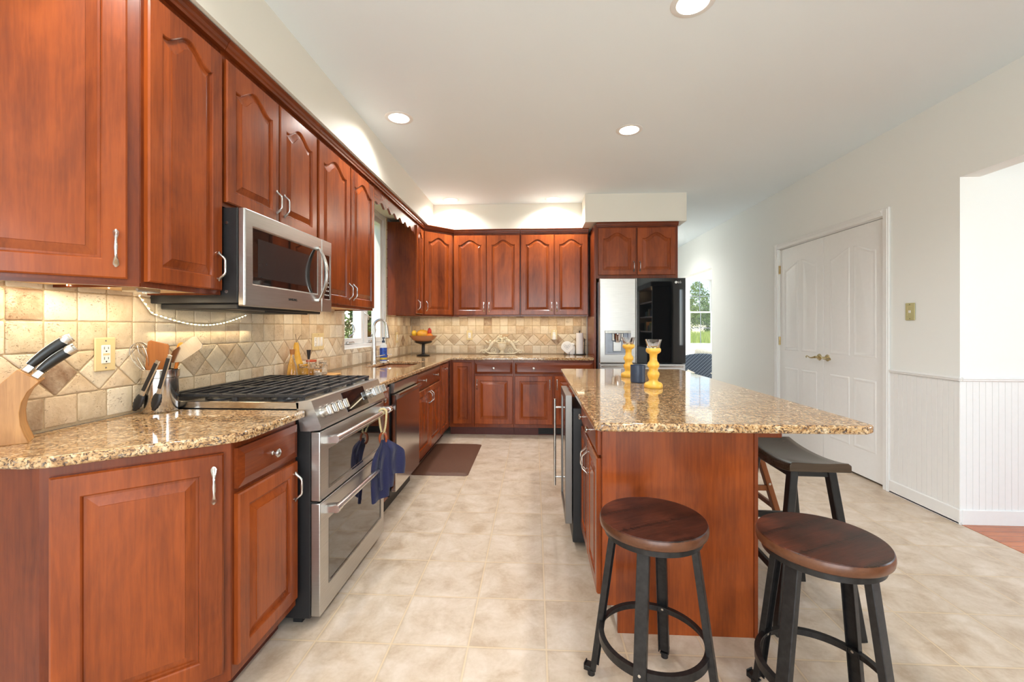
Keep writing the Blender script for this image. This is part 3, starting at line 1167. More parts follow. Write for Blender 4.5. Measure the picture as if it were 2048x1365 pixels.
# toe-kick register
v = empty('floor_register', (.182, 5.008, .052), 0, 'black metal air register set in the toe kick of the back cabinets', 'vent')
m = MB(); frame_rect(m, 'y', -.14, .14, -.04, .04, .012, -.008, 0)
m.build('grille_frame', 'black_satin', v)
m = MB()
for k in range(24):
    a = -.124 + k * .0108
    m.box(a, -.006, -.028, a + .004, -.001, .028)
m.build('louver', 'black_satin', v)
m = MB(); m.box(-.13, -.0015, -.03, .13, -.0002, .03); m.build('duct_opening', 'slot_black', v)

# --- wall cabinets on the long wall
a0 = Vector((-1.612, 1.032)); a1 = Vector((XU, 1.350))
LW = (a1 - a0).length; ang = PI / 4
c = empty('wall_cabinet', (a0.x, a0.y, ZU0), ang, 'big angled cherry wall cabinet with one wide door, above the knife block', 'cabinet', 'cherry wall cabinets')
Mi = Matrix.Rotation(-ang, 4, 'Z') @ Matrix.Translation((-a0.x, -a0.y, 0))
m = MB(); m.M = Mi
m.prism([(a0.x, a0.y), (a1.x, a1.y), (-1.294, 1.351), (-1.612, 1.351)], .012, ZU1 - ZU0)
m.build('cabinet_box', 'cherry_frame', c)
m = MB(); m.box(0, 0, 0, LW, .02, .0125); m.build('bottom_rail', 'cherry_rail', c)
m = MB(); m.M = Mi
m.prism([(a0.x + .02, a0.y + .04), (a1.x - .03, a1.y - .01), (-1.60, 1.34)], .008, .0118)
m.build('cabinet_floor', 'maple_inside', c, smooth=0)
m = MB(); h = ZU1 - ZU0
m.prism([(0, h - .004), (-.021, h - .004), (-.030, h + .012), (-.033, h + .024), (-.042, h + .034), (-.042, h + .040), (0, h + .040)], 0, LW + .02, 'x')
m.build('crown_moulding', 'cherry_rail', c, smooth=25)
add_door(c, .015, .022, LW - .045, .990, hand='RB', fr=.058)

c = wall_cab('tall single-door cherry wall cabinet between the angled unit and the microwave', (XU, 1.353), RL, .362, ZU0, ZU1)
add_door(c, .012, .018, .338, .965, arch=.055, hand='RB', fr=.052)
c = wall_cab('short two-door cherry wall cabinet above the microwave', (XU, 1.717), RL, .766, 1.75, ZU1)
add_door(c, .012, .018, .365, .595, arch=.055, hand='RB', fr=.052)
add_door(c, .389, .018, .365, .595, arch=.055, hand='LB', fr=.052)
c = wall_cab('tall two-door cherry wall cabinet between the microwave and the window', (XU, 2.485), RL, .905, ZU0, ZU1)
add_door(c, .012, .018, .433, .965, arch=.06, hand='RB')
add_door(c, .460, .018, .433, .965, arch=.06, hand='LB')
# valance over the window
va = empty('valance', (XU, 3.392, 2.20), RL, 'scalloped cherry valance board over the kitchen window', 'valance')
m = MB()
n_ = 66; w_ = 1.218
bot = []
for k in range(n_ + 1):
    u = k / n_
    e = min(u, 1 - u) * w_
    z = .045 + .018 * math.sin(u * w_ / .165 * 2 * PI) + (.035 if .1 < u < .9 else 0) * 0
    if e < .09: z = .0 + (z) * e / .09
    bot.append((u * w_, z + .04))
m.loops([[(x, 0.0, z) for x, z in bot] + [(w_, 0, .195), (0, 0, .195)], [(x, .019, z) for x, z in bot] + [(w_, .019, .195), (0, .019, .195)]])
m.build('valance_board', 'cherry_rail', va, smooth=30)
m = MB(); m.prism([(0, .191), (-.021, .191), (-.024, .201), (-.030, .207), (-.033, .219), (-.042, .229), (-.042, .235), (0, .235)], 0, w_, 'x')
m.build('crown_moulding', 'cherry_rail', va, smooth=25)

c = wall_cab('narrow cherry wall cabinet beyond the window with a plain panelled side', (XU, 4.612), RL, .312, ZU0, ZU1)
add_door(c, .012, .018, .285, .965, arch=.05, hand='LB', fr=.05)
# diagonal corner wall cabinet
a0 = Vector((XU, 4.926)); a1 = Vector((-.992, 5.224))
dv = a1 - a0; LW = dv.length; ang = math.atan2(dv.y, dv.x)
c = empty('wall_cabinet', (a0.x, a0.y, ZU0), ang, 'cherry corner wall cabinet set diagonally above the fruit bowl', 'cabinet', 'cherry wall cabinets')
Mi = Matrix.Rotation(-ang, 4, 'Z') @ Matrix.Translation((-a0.x, -a0.y, 0))
m = MB(); m.M = Mi
m.prism([(a0.x, a0.y), (a1.x, a1.y), (-.992, 5.535), (-1.61, 5.535), (-1.61, 4.926)], 0, ZU1 - ZU0)
m.build('cabinet_box', 'cherry_frame', c)
m = MB()
m.prism([(0, h - .004), (-.021, h - .004), (-.030, h + .012), (-.033, h + .024), (-.042, h + .034), (-.042, h + .040), (0, h + .040)], 0, LW, 'x')
m.build('crown_moulding', 'cherry_rail', c, smooth=25)
add_door(c, .014, .018, LW - .03, .965, arch=.06, hand='LB')
for i, (x0, lab) in enumerate(((-.990, 'two-door cherry wall cabinet above the cream scroll ornament, next to the corner unit'), (-.172, 'two-door cherry wall cabinet above the paper towels, next to the fridge surround'))):
    c = wall_cab(lab, (x0, 5.224), 0, .815, ZU0, ZU1, d=.312)
    add_door(c, .008, .018, .395, .965, arch=.06, hand='RB')
    add_door(c, .411, .018, .395, .965, arch=.06, hand='LB')

# fridge surround: side panel and the cabinet above
fp = MB(); fp.box(0, 0, 0, .022, .64, 2.40, .001)
o = fp.build('fridge_side_panel', 'cherry_frame'); o.location = (.668, 4.895, 0)
tag(o, 'tall cherry panel standing between the back counter and the fridge', 'panel')
c = wall_cab('short two-door cherry cabinet above the fridge', (.692, 4.912), 0, .905, 1.80, 2.385, d=.62)
c.name = 'wall_cabinet'
add_door(c, .022, .035, .42, .53, arch=.065, hand='RB')
add_door(c, .456, .035, .42, .53, arch=.065, hand='LB')
fp = MB(); fp.box(0, 0, 0, .02, .60, 1.795, .001)
o = fp.build('fridge_side_panel', 'cherry_frame'); o.location = (1.640, 4.93, 0)
tag(o, 'cherry panel hidden beside the fridge, on the pantry side', 'panel')

# --- countertops
def counter(label, build_fn, loc=(0, 0, 0), bev=.008):
    m = MB(); build_fn(m)
    o = m.build('granite_countertop', 'granite', bevel=bev, seg=3, smooth=40)
    return tag(o, label, 'countertop', 'granite countertops')


Z0, Z1 = .874, CT
counter('speckled tan granite countertop with the clipped corner, under the knife block',
        lambda m: m.prism([(-1.600, 1.055), (-1.345, 1.055), (-1.30, 1.062), (-1.268, 1.078), (-.985, 1.318), (-.957, 1.346), (-.945, 1.38), (-.945, 1.735), (-1.600, 1.735)], Z0, Z1))
xs = [-1.600, -1.47, -1.10, -.945, .666]; ys = [2.515, 3.62, 4.30, 4.895, 5.528]
counter('L-shaped speckled granite countertop around the sink and under the window',
        lambda m: m.cells(xs, ys, lambda i, j: (i < 3 and not (i == 1 and j == 1)) or j == 3, Z0, Z1))

# sink
sk = empty('sink', (-1.285, 3.96, .874), 0, 'undermount stainless steel sink below the window', 'sink')
m = MB()
def rr(x, y, r, z, n=6):
    l = []
    for sx, sy, a in ((1, 1, 0), (-1, 1, 90), (-1, -1, 180), (1, -1, 270)):
        for k in range(n + 1):
            t = R(a + 90 * k / n)
            l.append((sx * (x - r) + r * math.cos(t), sy * (y - r) + r * math.sin(t), z))
    return l
m.loops([rr(.20, .355, .03, -.001), rr(.185, .34, .04, -.001), rr(.18, .335, .04, -.17), rr(.16, .315, .04, -.185)], False, True)
m.build('basin', 'stainless', sk, smooth=50, recalc=False)
m = MB(); m.cyl((0, 0, -.185), (0, 0, -.181), .045, n=24); m.build('drain', 'chrome', sk)

# --- island
isl = empty('kitchen_island', (.575, 2.64, 0), 0, 'cherry kitchen island with a plain end panel and drawers and doors on the range side', 'island')
io = Vector((-.575, -2.64, 0))
def ip(m): m.M = Matrix.Translation(io); return m
m = ip(MB())
m.box(.277, 1.80, .112, .862, 2.43, .873); m.box(.277, 2.87, .112, .862, 3.49, .873); m.box(.277, 2.43, .80, .862, 2.87, .873); m.box(.75, 2.43, .112, .862, 2.87, .80); 
m.build('cabinet_box', 'cherry_frame', isl)
m = ip(MB()); m.box(.342, 1.80, 0, .855, 3.48, .112); m.build('toe_kick', 'white_trim', isl)
m = ip(MB())
m.prism([(.277, .112), (.338, .112), (.338, 0.0), (.877, 0.0), (.877, .873), (.277, .873)], 1.78, 1.7995, 'y')
m.build('end_panel', 'cherry', isl)
m = ip(MB()); m.box(.8775, 1.774, 0, .893, 3.50, .873, .002); m.box(.8935, 1.80, .80, 1.0, 1.82, .873, .002); m.box(.8935, 3.4, .80, 1.0, 3.42, .873, .002)
m.build('back_panel', 'cherry_frame', isl)
m = ip(MB()); m.box(.277, 3.4905, .112, .877, 3.502, .873); m.build('end_panel', 'cherry', isl)
RI = -PI / 2
def idoor(y_hi, z, w, h, **k):
    o = door_mesh(w, h, fr=.05, drawer=k.get('drawer', False)).build('drawer' if k.get('drawer') else 'door', 'cherry', isl, smooth=13)
    o.rotation_euler = (0, 0, RI); o.location = (.277 - .575, y_hi - 2.64, z)
    if k.get('hand'):
        hx = .027 if k['hand'] == 'L' else w - .027
        pull(o, hx, -.019, h - .10)
    for q in k.get('knobs', ()):
        knob(o, q, -.0195, h / 2)
    return o
idoor(2.42, .715, .605, .135, drawer=True, knobs=[.16, .44])
idoor(2.42, .135, .298, .565, hand='R')
idoor(2.115, .135, .298, .565, hand='L')
idoor(3.47, .715, .585, .135, drawer=True, knobs=[.16, .42])
idoor(3.47, .135, .288, .565, hand='R')
idoor(3.175, .135, .288, .565, hand='L')

def isl_top(m):
    p = [(.215, 1.575), (.235, 1.553), (1.15, 1.553), (1.19, 1.578), (1.19, 3.575), (1.165, 3.6), (.24, 3.6), (.215, 3.575)]
    m.prism(p, Z0, Z1)
counter('large speckled tan granite island top carrying the yellow candlesticks', isl_top)
# ================================================================ appliances
# range: local frame, x along the wall (+y in the room), front faces local -y; origin at the floor, front-left of the body
rg = empty('gas_range', (-.93, 1.745, 0), RL, 'stainless steel double-oven gas range with black grates', 'range')
RW = .758
m = MB(); m.box(0, 0, .035, RW, .665, .905, .003)
m.box(.03, .05, 0, .07, .09, .036); m.box(RW - .07, .05, 0, RW - .03, .09, .036)
m.build('range_body', 'black_satin', rg)
m = MB()
m.box(.001, .03, .907, RW - .001, .655, .925, .003)
m.box(.0, .645, .92, RW, .668, .945, .003)
for q in ((-.004, .012), (RW - .012, RW + .004)):
    m.box(q[0], .046, .9065, q[1], .655, .936, .002)
m.box(-.0035, .002, .9065, RW + .0035, .0455, .934, .003)
m.build('cooktop', 'stainless_smooth', rg)
# sloped control panel with end caps
m = MB()
m.prism([(-.0, .815), (.04, .815), (.06, .937), (-.012 + .02, .945), (-.006, .942), (-.048, .835), (-.046, .822)], -.004, RW + .004, 'x')
cp = m.build('control_panel', 'stainless', rg, smooth=20)
sl = math.atan2(.043, .107)   # lean of the face
def on_panel(x, t):           # t 0 bottom .. 1 top of the sloping face
    return Vector((x, -.048 + .042 * t, .835 + .107 * t))
nrm = Vector((0, -.107, .042)).normalized() * 1.0
nrm = Vector((0, -.93, .366))
m = MB()
a, b_ = on_panel(.262, .06), on_panel(.262, .94)
q = [on_panel(.262, .08), on_panel(.52, .08), on_panel(.52, .92), on_panel(.262, .92)]
m.loops([[p - nrm * .002 for p in q], [p + nrm * .0012 for p in q]])
m.build('display', 'black_glass', rg, smooth=0)
for kx in (.052, .106, .160, .214, .560, .612, .664, .712):
    m = MB()
    p = on_panel(kx, .47)
    m.cyl(p, p + nrm * .008, .027, .026, n=28)
    m.cyl(p + nrm * .008, p + nrm * .030, .0225, .0215, n=28)
    t_ = Vector((0, .366, .93))
    m.bar(p + nrm * .036 - t_ * .020, p + nrm * .036 + t_ * .020, .011, .014, up=nrm, b=.003)
    m.build('knob', 'nickel', rg)
def oven_door(z0, z1, gz, hz, nm):
    m = MB()
    g = .0
    x0, x1 = .055, RW - .055
    m.cells([0, x0 + .03, x1 - .0, RW], [z0, gz[0], gz[1], z1], lambda i, j: not (i == 1 and j == 1), -.042, -.002, 'y')
    d = m.build('oven_door', 'stainless', rg, bevel=.004, seg=3)
    m = MB(); m.box(x0 + .03, -.040, gz[0], x1, -.03, gz[1], .001)
    m.box(x0 + .02, -.0428, gz[0] - .008, x1 + .008, -.0415, gz[0]); m.box(x0 + .02, -.0428, gz[1], x1 + .008, -.0415, gz[1] + .008)
    m.box(x0 + .02, -.0428, gz[0], x0 + .03, -.0415, gz[1]); m.box(x1, -.0428, gz[0], x1 + .008, -.0415, gz[1])
    m.build('window', 'oven_glass', d)
    m = MB()
    m.tube([(.05, -.092, hz), (RW - .045, -.092, hz)], .0135, 20)
    for hx in (.052, RW - .052):
        m.bar((hx, -.040, hz - .006), (hx, -.098, hz), .036, .036, up=(0, 0, 1), b=.005)
        m.cyl((hx - .020, -.092, hz), (hx + .020, -.092, hz), .0165, n=20)
    m.build('handle', 'steel_bar', d)
    return d
oven_door(.523, .812, (.560, .715), .775, 'upper')
oven_door(.045, .515, (.150, .415), .480, 'lower')
m = MB(); m.box(.0, -.036, .818, RW, .0, .823); m.box(0, -.030, .5155, RW, 0, .5225); m.build('door_gap_shade', 'slot_black', rg)  # black strips stand in for the shade in the oven door gaps
# grates: three cast sections
for gi in range(3):
    m = MB()
    gx0 = .015 + gi * .2435; gx1 = gx0 + .2385
    zt = .965; zb = .951
    for yy in (.045, .635):
        m.box(gx0, yy - .007, zb, gx1, yy + .007, zt, .003)
    for xx in (gx0 + .007, gx1 - .007):
        m.box(xx - .006, .045, zb, xx + .006, .635, zt, .003)
    for yy in (.105, .165, .225, .285, .34, .395, .455, .515, .575):
        a_, b_ = (gx0, gx1) if yy == .34 or round(yy * 1000) % 120 == 45 else (gx0, gx1)
        m.box(a_, yy - .0045, zb + .002, b_, yy + .0045, zt + .001, .002)
    for bx in (gx0 + .012, gx1 - .012):
        for yy in (.05, .34, .63):
            m.box(bx - .010, yy - .010, .925, bx + .010, yy + .010, zb + .002, .003)
    m.box((gx0 + gx1) / 2 - .004, .045, zb, (gx0 + gx1) / 2 + .004, .635, zb + .008, .002)
    m.build('grate', 'cast_iron', rg)
for bx, by, br in ((.135, .19, .042), (.135, .49, .036), (.379, .34, .05), (.622, .19, .042), (.622, .49, .036)):
    m = MB()
    m.lathe([(br + .012, .9245), (br + .012, .930), (br, .934), (br * .8, .942), (.004, .944)], (bx, by, 0), 28)
    m.build('burner', 'cast_iron', rg)
m = MB(); m.tube([(.21, .02, .93), (.21, .021, .93)], .001, 4)

# towel on the upper oven handle
TWX, TWY = -.93 + .092, 1.745 + .60      # handle line x, y of the loop
tw = empty('hand_towel', (TWX, TWY, .745), 0, 'navy blue hand towel hanging from the upper oven handle by a rope loop', 'towel')
m = MB()
pts = []
for k in range(24):
    t = 2 * PI * k / 24
    pts.append((.0 + .019 * math.sin(t) * (1 if math.cos(t) > 0 else .8), .004 * math.sin(2 * t), -.025 + .075 * math.cos(t) if math.cos(t) < 0 else .030 + .020 * math.cos(t) - .055 * 0))
pts = [(math.sin(2 * PI * k / 24) * .0205, .003 * math.sin(4 * PI * k / 24), .030 + (.0215 * math.cos(2 * PI * k / 24) if math.cos(2 * PI * k / 24) > 0 else .115 * math.cos(2 * PI * k / 24))) for k in range(24)]
m.tube(pts, .0055, 8, closed=True)
m.build('rope_loop', 'rope_tan', tw)
m = MB()
pts = [(.001 + .019 * math.sin(2 * PI * k / 20), 0, -.112 + .031 * math.cos(2 * PI * k / 20)) for k in range(20)]
m.tube(pts, .0065, 8, closed=True)
m.build('wooden_ring', 'ring_wood', tw)
def cloth(m, p0, p1, ztop, zbot, fold, ph, th=.012, pinch=.2, freq=8.0, top=(0, 0), hem=0.0):
    """hanging cloth gathered at 'top' and spreading to the line p0-p1 lower down"""
    N, Mv = 44, 34
    d = Vector((p1[0] - p0[0], p1[1] - p0[1], 0)); nn = Vector((d.y, -d.x, 0)).normalized()
    F = []; Bk = []
    for j in range(Mv + 1):
        v = j / Mv
        w = pinch + (1 - pinch) * (1 - (1 - min(1, v * 2.6)) ** 2.2)
        F.append([]); Bk.append([])
        for i in range(N + 1):
            u = i / N
            base = Vector((p0[0], p0[1], 0)) + d * u
            c_ = Vector((top[0], top[1], 0))
            p = c_.lerp(base, w)
            z = ztop + (zbot - ztop) * v - (1 - v) ** 2 * .030 * (abs(u - .5) * 2) ** 1.5 + hem * (u - .5) * v
            p = p + nn * (fold * (.55 + .45 * v) * math.sin(u * freq + ph + v * .7) + .004 * math.sin(v * 7 + u * 3))
            F[j].append((p.x, p.y, z)); q_ = p - nn * th; Bk[j].append((q_.x, q_.y, z))
    m.loops([F[j] + Bk[j][::-1] for j in range(Mv + 1)])
m = MB()
cloth(m, (-.022, -.105), (.040, -.02), -.118, -.425, .009, .4, pinch=.22, freq=7.5, hem=.015)
m.build('towel_layer', 'navy_towel', tw, smooth=70)
m = MB()
cloth(m, (.012, -.075), (.055, .01), -.116, -.375, .008, 2.2, pinch=.25, freq=6)
m.build('towel_layer', 'navy_towel', tw, smooth=70)
m = MB()
cloth(m, (.050, -.01), (.098, .075), -.112, -.315, .009, 1.2, pinch=.18, freq=7, hem=-.02)
m.build('towel_layer', 'navy_towel', tw, smooth=70)

# microwave over the range
mw = empty('microwave', (-1.225, 1.719, 1.335), RL, 'stainless over-the-range microwave with a curved handle', 'microwave')
MW_, MH = .762, .408
m = MB(); m.box(0, .0, .012, MW_, .385, MH, .003)
m.box(.03, .02, -.012, MW_ - .03, .36, .013, .004)
m.build('microwave_body', 'black_satin', mw)
m = MB()
wz0, wz1, wx0, wx1 = .098, .335, .055, .60
K = 8
m.cells([0, wx0, wx1, .645], [.0, wz0, wz1, MH], lambda i, j: not (i == 1 and j == 1), -.032, -.001, 'y')
d = m.build('microwave_door', 'stainless', mw, bevel=.007, seg=4)
m = MB(); m.box(wx0 - .001, -.029, wz0 - .001, wx1 + .001, -.012, wz1 + .001, .002); m.build('window', 'oven_glass', d)
m = MB(); m.box(wx0 + .035, -.0296, wz0 + .03, wx1 - .08, -.0289, wz1 - .04); m.build('window_screen', 'mw_screen', d)
m = MB(); m.cells([.647, .675, .742, MW_], [0, .075, .325, MH], lambda i, j: not (i == 1 and j == 1), -.032, -.001, 'y')
m.build('side_fascia', 'stainless', mw, bevel=.004, seg=2)
m = MB(); m.box(.675, -.030, .075, .742, -.02, .325)
cpn = m.build('keypad', 'black_glass', mw)
m = MB()
for r_ in range(6):
    for q_ in range(3):
        m.box(.683 + q_ * .019, -.0306, .095 + r_ * .024, .692 + q_ * .019, -.0298, .101 + r_ * .024)
m.build('key_legend', 'white_plastic', cpn)
m = MB()
pts = []; ra = []
for k in range(25):
    t = k / 24
    pts.append((.600, -.034 - .050 * math.sin(PI * t) ** .8, .055 + .30 * t)); ra.append(.0065 + .0065 * math.sin(PI * t))
m.tube(pts, [x * 1.25 for x in ra], 14, rx=[x * .75 for x in ra], up=(0, 1, 0))
for z in (.062, .348):
    m.bar((.600, -.025, z), (.600, -.044, z), .02, .02, b=.004)
m.build('handle', 'nickel', d)
text('lettering', 'SAMSUNG', .0165, 'slot_black', d, (.355, -.0326, .048), (PI / 2, 0, 0))
m = MB()
m.box(.20, .0, -.02, .55, .012, -.0125); m.box(.06, .10, -.0135, .34, .32, -.0122, .0); m.box(.42, .10, -.0135, .70, .32, -.0122, 0)
m.build('vent_filter', 'slot_black', mw)
m = MB()
for z in (.06, .345):
    m.cyl((-.003, .045, z), (.001, .045, z), .007, n=12)
m.build('screw', 'nickel', mw)

# LED strip looping down the wall behind the microwave
ls = empty('light_strip', (-1.58, 1.8, 1.36), 0, 'string of warm LED lights sagging along the wall under the microwave', 'light strip')
path = []
K = 60
for k in range(K + 1):
    t = k / K
    if t < .14:
        y = 1.655 + .06 * (t / .14); z = 1.375 - .07 * (t / .14)
    else:
        u = (t - .14) / .86
        y = 1.715 + .60 * u; z = 1.305 - .052 * math.sin(PI * min(1, u * 1.02)) + .01 * u
    path.append((-1.590 + 1.58, y - 1.8, z - 1.36))
m = MB(); m.tube(path, .0035, 6, rx=.0012, up=(1, 0, 0)); m.build('tape', 'led_tape', ls)
m = MB()
path = [(-1.53 + 1.58 + .02 * math.sin(k * 1.3), 1.14 + .052 * k - 1.8, 1.3865 - 1.36) for k in range(10)] + path
for k in range(0, K + 10, 1):
    p = Vector(path[k]) + Vector((.004, 0, 0)); 
    if k % 2 == 0: m.sphere(p, .0019, 6, 5)
m.build('led_bulbs', 'led_glow', ls, smooth=0)
lamp('led_strip_light', 'AREA', (-1.578, 2.02, 1.235), (0, R(-12), 0), .38, (1, .80, .50), .012, .62)
m = MB(); m.box(-.03, -.05, -.018, .03, .05, -.001, .004)
o = m.build('puck_light', 'nickel', smooth=30, loc=(-1.43, 1.50, 1.3915)); tag(o, 'small silver under-cabinet light above the utensil crock', 'light')

# dishwasher
dw = empty('dishwasher', (-.965, 2.858, 0), RL, 'stainless steel dishwasher between the drawer cabinet and the sink', 'dishwasher')
m = MB(); m.box(.004, .01, .10, .616, .58, .868, .002); m.box(.01, .05, .0, .61, .5, .10); m.build('tub', 'black_satin', dw)
m = MB(); m.box(.018, -.030, .13, .606, .008, .792, .006); dd = m.build('dishwasher_door', 'stainless_smooth', dw)
m = MB()
m.prism([(-.012, .800), (.008, .800), (.008, .868), (-.018, .868)], .018, .606, 'x')
m.build('control_strip', 'stainless', dw)
m = MB(); m.prism([(-.030, .755), (-.052, .785), (-.052, .797), (-.028, .797)], .02, .604, 'x'); m.build('handle', 'stainless_smooth', dd)

# wine cooler in the island
wc = empty('wine_cooler', (.21, 2.865, 0), RI, 'slim stainless framed undercounter wine cooler in the island', 'cooler')
m = MB(); m.box(.006, .006, .03, .41, .52, .79, .003); m.build('cooler_body', 'black_satin', wc)
m = MB(); frame_rect(m, 'y', 0, .41, .135, .862, .045, -.036, .002, .002)
cd = m.build('door_frame', 'cooler_dark_reflection', wc)
m = MB(); m.box(.044, -.030, .178, .366, -.012, .818); m.build('window', 'black_glass', cd)
m = MB(); m.tube([(.03, -.078, .215), (.03, -.078, .78)], .008, 14)
for z in (.27, .725):
    m.cyl((.03, -.036, z), (.03, -.078, z), .0065, n=12)
m.build('handle', 'nickel', cd)

# fridge
fr = empty('refrigerator', (.703, 4.795, 0), 0, 'french-door refrigerator with one steel door and one black glass door', 'refrigerator')
m = MB(); m.box(.005, 0, .02, .908, .72, 1.755, .006); m.build('fridge_body', 'fridge_side', fr)
m = MB()
m.cells([0, .062, .332, .388], [.862, .955, 1.205, 1.778], lambda i, j: not (i == 1 and j == 1), -.078, -.004, 'y')
ld = m.build('steel_door', 'stainless', fr, bevel=.008, seg=3)
ld['label'] = 'brushed steel door with water dispenser'
m = MB(); m.cells([.062, .085, .309, .332], [.955, .975, 1.19, 1.205], lambda i, j: not (i == 1 and j == 1), -.076, -.012, 'y')
m.box(.075, -.016, .96, .32, -.011, 1.20)
m.build('dispenser_recess', 'fridge_side', ld)
m = MB(); m.box(.060, -.0815, 1.185, .334, -.074, 1.212, .002); m.build('dispenser_bar', 'stainless_smooth', ld)
m = MB(); m.box(.135, -.055, 1.10, .26, -.016, 1.185, .006); m.lathe([(.025, 1.085), (.04, 1.12), (.045, 1.18)], (.197, -.05, 0), 20); m.build('nozzle', 'chrome', ld)
m = MB(); m.box(.152, -.034, .985, .242, -.022, 1.095, .004); m.build('paddle', 'stainless', ld)
text('lettering', 'ThinQ', .011, 'black_satin', ld, (.085, -.082, 1.199), (PI / 2, 0, 0))
m = MB(); m.box(.396, -.080, .862, .913, -.004, 1.778, .003); rd = m.build('glass_door', 'black_glass', fr)
m = MB(); m.box(.390, -.078, .862, .3955, -.004, 1.778); m.build('door_edge', 'stainless', rd)
m = MB(); m.cyl((.812, -.0803, 1.732), (.812, -.0812, 1.732), .0135, n=28); lg = m.build('logo', 'white_plastic', rd)
m = MB(); m.box(.811, -.0818, 1.727, .8125, -.0812, 1.7405); m.box(.811, -.0818, 1.7255, .818, -.0812, 1.727); m.cyl((.8065, -.0812, 1.737), (.8065, -.0818, 1.737), .0015, n=8)
m.build('logo_mark', 'slot_black', lg)
text('lettering', 'LG', .030, 'white_plastic', rd, (.849, -.0806, 1.732), (PI / 2, 0, 0))
m = MB(); m.box(.0, -.074, .46, .913, -.004, .855, .006); dr = m.build('freezer_drawer', 'stainless', fr)
m = MB(); m.box(.02, -.085, .815, .893, -.072, .838, .005); m.build('handle', 'stainless_smooth', dr)
m = MB(); m.box(.0, -.074, .04, .913, -.004, .455, .006); dr = m.build('freezer_drawer', 'stainless', fr)
m = MB(); m.box(.02, -.085, .415, .893, -.072, .438, .005); m.build('handle', 'stainless_smooth', dr)
m = MB()
for x in (.03, .85):
    m.box(x, .03, 0, x + .04, .07, .021)
m.build('foot', 'black_satin', fr)

# faucet and soap pump
fa = empty('faucet', (-1.515, 4.0, CT), 0, 'brushed nickel pull-down kitchen faucet with a tall arched neck', 'faucet')
m = MB(); m.lathe([(.030, 0), (.030, .006), (.026, .014), (.024, .05), (.020, .16), (.0155, .26)], (0, 0, 0), 24)
pts = [(0, 0, .25)]
for k in range(15):
    t = PI * k / 14
    pts.append((.060 - .060 * math.cos(t), 0, .345 + .068 * math.sin(t)))
m.tube(pts, .0125, 16)
m.build('neck', 'nickel', fa)
m = MB(); m.cyl((.121, 0, .350), (.130, 0, .245), .0145, .023, n=20); m.cyl((.130, 0, .245), (.1305, 0, .238), .021, .018, n=20)
m.build('spray_head', 'nickel', fa)
m = MB(); m.cyl((0, .02, .055), (0, .05, .06), .011, n=14); m.tube([(0, .05, .06), (.03, .062, .068), (.085, .066, .078)], [.009, .0065, .005], 10)
m.build('lever', 'nickel', fa)
sp_ = empty('soap_dispenser', (-1.485, 4.27, CT), 0, 'small chrome built-in soap pump beside the faucet', 'soap dispenser')
m = MB(); m.lathe([(.022, 0), (.022, .006), (.012, .012), (.011, .05), (.014, .055), (.014, .072), (.005, .074)], (0, 0, 0), 18)
m.tube([(0, 0, .066), (.03, 0, .07), (.055, 0, .064)], .005, 8); m.build('pump', 'chrome', sp_)
sb = empty('soap_bottle', (-1.47, 4.13, CT), 0, 'blue and white patterned soap bottle with a pump, behind the faucet', 'bottle')
m = MB(); m.lathe([(.033, 0), (.034, .004), (.034, .16), (.028, .178), (.012, .186), (.012, .196)], (0, 0, 0), 24); m.build('bottle', 'white_plastic', sb)
m = MB(); m.lathe([(.0346, .02), (.0346, .145)], (0, 0, 0), 24, caps=False); m.build('bottle_label', 'soap_label', sb)
m = MB(); m.lathe([(.0349, .03), (.0349, .05)], (0, 0, 0), 24, caps=False); m.build('label_band', 'soap_yellow', sb)
m = MB(); m.lathe([(.014, .194), (.014, .212), (.006, .216), (.005, .232), (.012, .234), (.012, .244), (.003, .246)], (0, 0, 0), 16); m.tube([(0, 0, .24), (.035, 0, .236)], .004, 8); m.build('pump_head', 'navy_cup', sb)

# ================================================================ wall plates
def plate(nm, label, cat, loc, rz, w, h, mat='almond_plastic', kinds=('outlet',), group=None):
    e = empty(nm, loc, rz, label, cat, group)
    m = MB(); m.box(-w / 2, -.007, -h / 2, w / 2, 0, h / 2, .003); m.build('cover_plate', mat, e)
    n_ = len(kinds)
    for i, kd in enumerate(kinds):
        x = (i - (n_ - 1) / 2) * .044
        if kd in ('outlet', 'gfci'):
            m = MB(); m.box(x - .017, -.0095, -.034, x + .017, -.006, .034, .002)
            r_ = m.build('receptacle', 'white_plastic', e)
            m = MB()
            for z in (-.019, .019):
                m.box(x - .0085, -.0099, z - .001, x - .0065, -.0094, z + .009); m.box(x + .0065, -.0099, z, x + .0085, -.0094, z + .008)
                m.cyl((x, -.0099, z - .008), (x, -.0094, z - .008), .0028, n=10)
            m.build('slot', 'slot_black', r_)
            if kd == 'gfci':
                m = MB(); m.box(x - .012, -.0105, -.0035, x + .012, -.0094, .0035); m.build('reset_button', 'almond_plastic', r_)
        elif kd == 'rocker':
            m = MB(); m.box(x - .0165, -.009, -.033, x + .0165, -.006, .033, .001)
            m.prism([(-.009, -.030), (-.0125, -.02), (-.0095, .03), (-.009, .03)], x - .013, x + .013, 'x')
            m.build('rocker_switch', 'white_plastic', e)
    m = MB()
    for z in (-h / 2 + .012, h / 2 - .012):
        m.cyl((0, -.0078, z), (0, -.0065, z), .0032, n=10)
    m.build('screw', 'nickel', e)
    return e


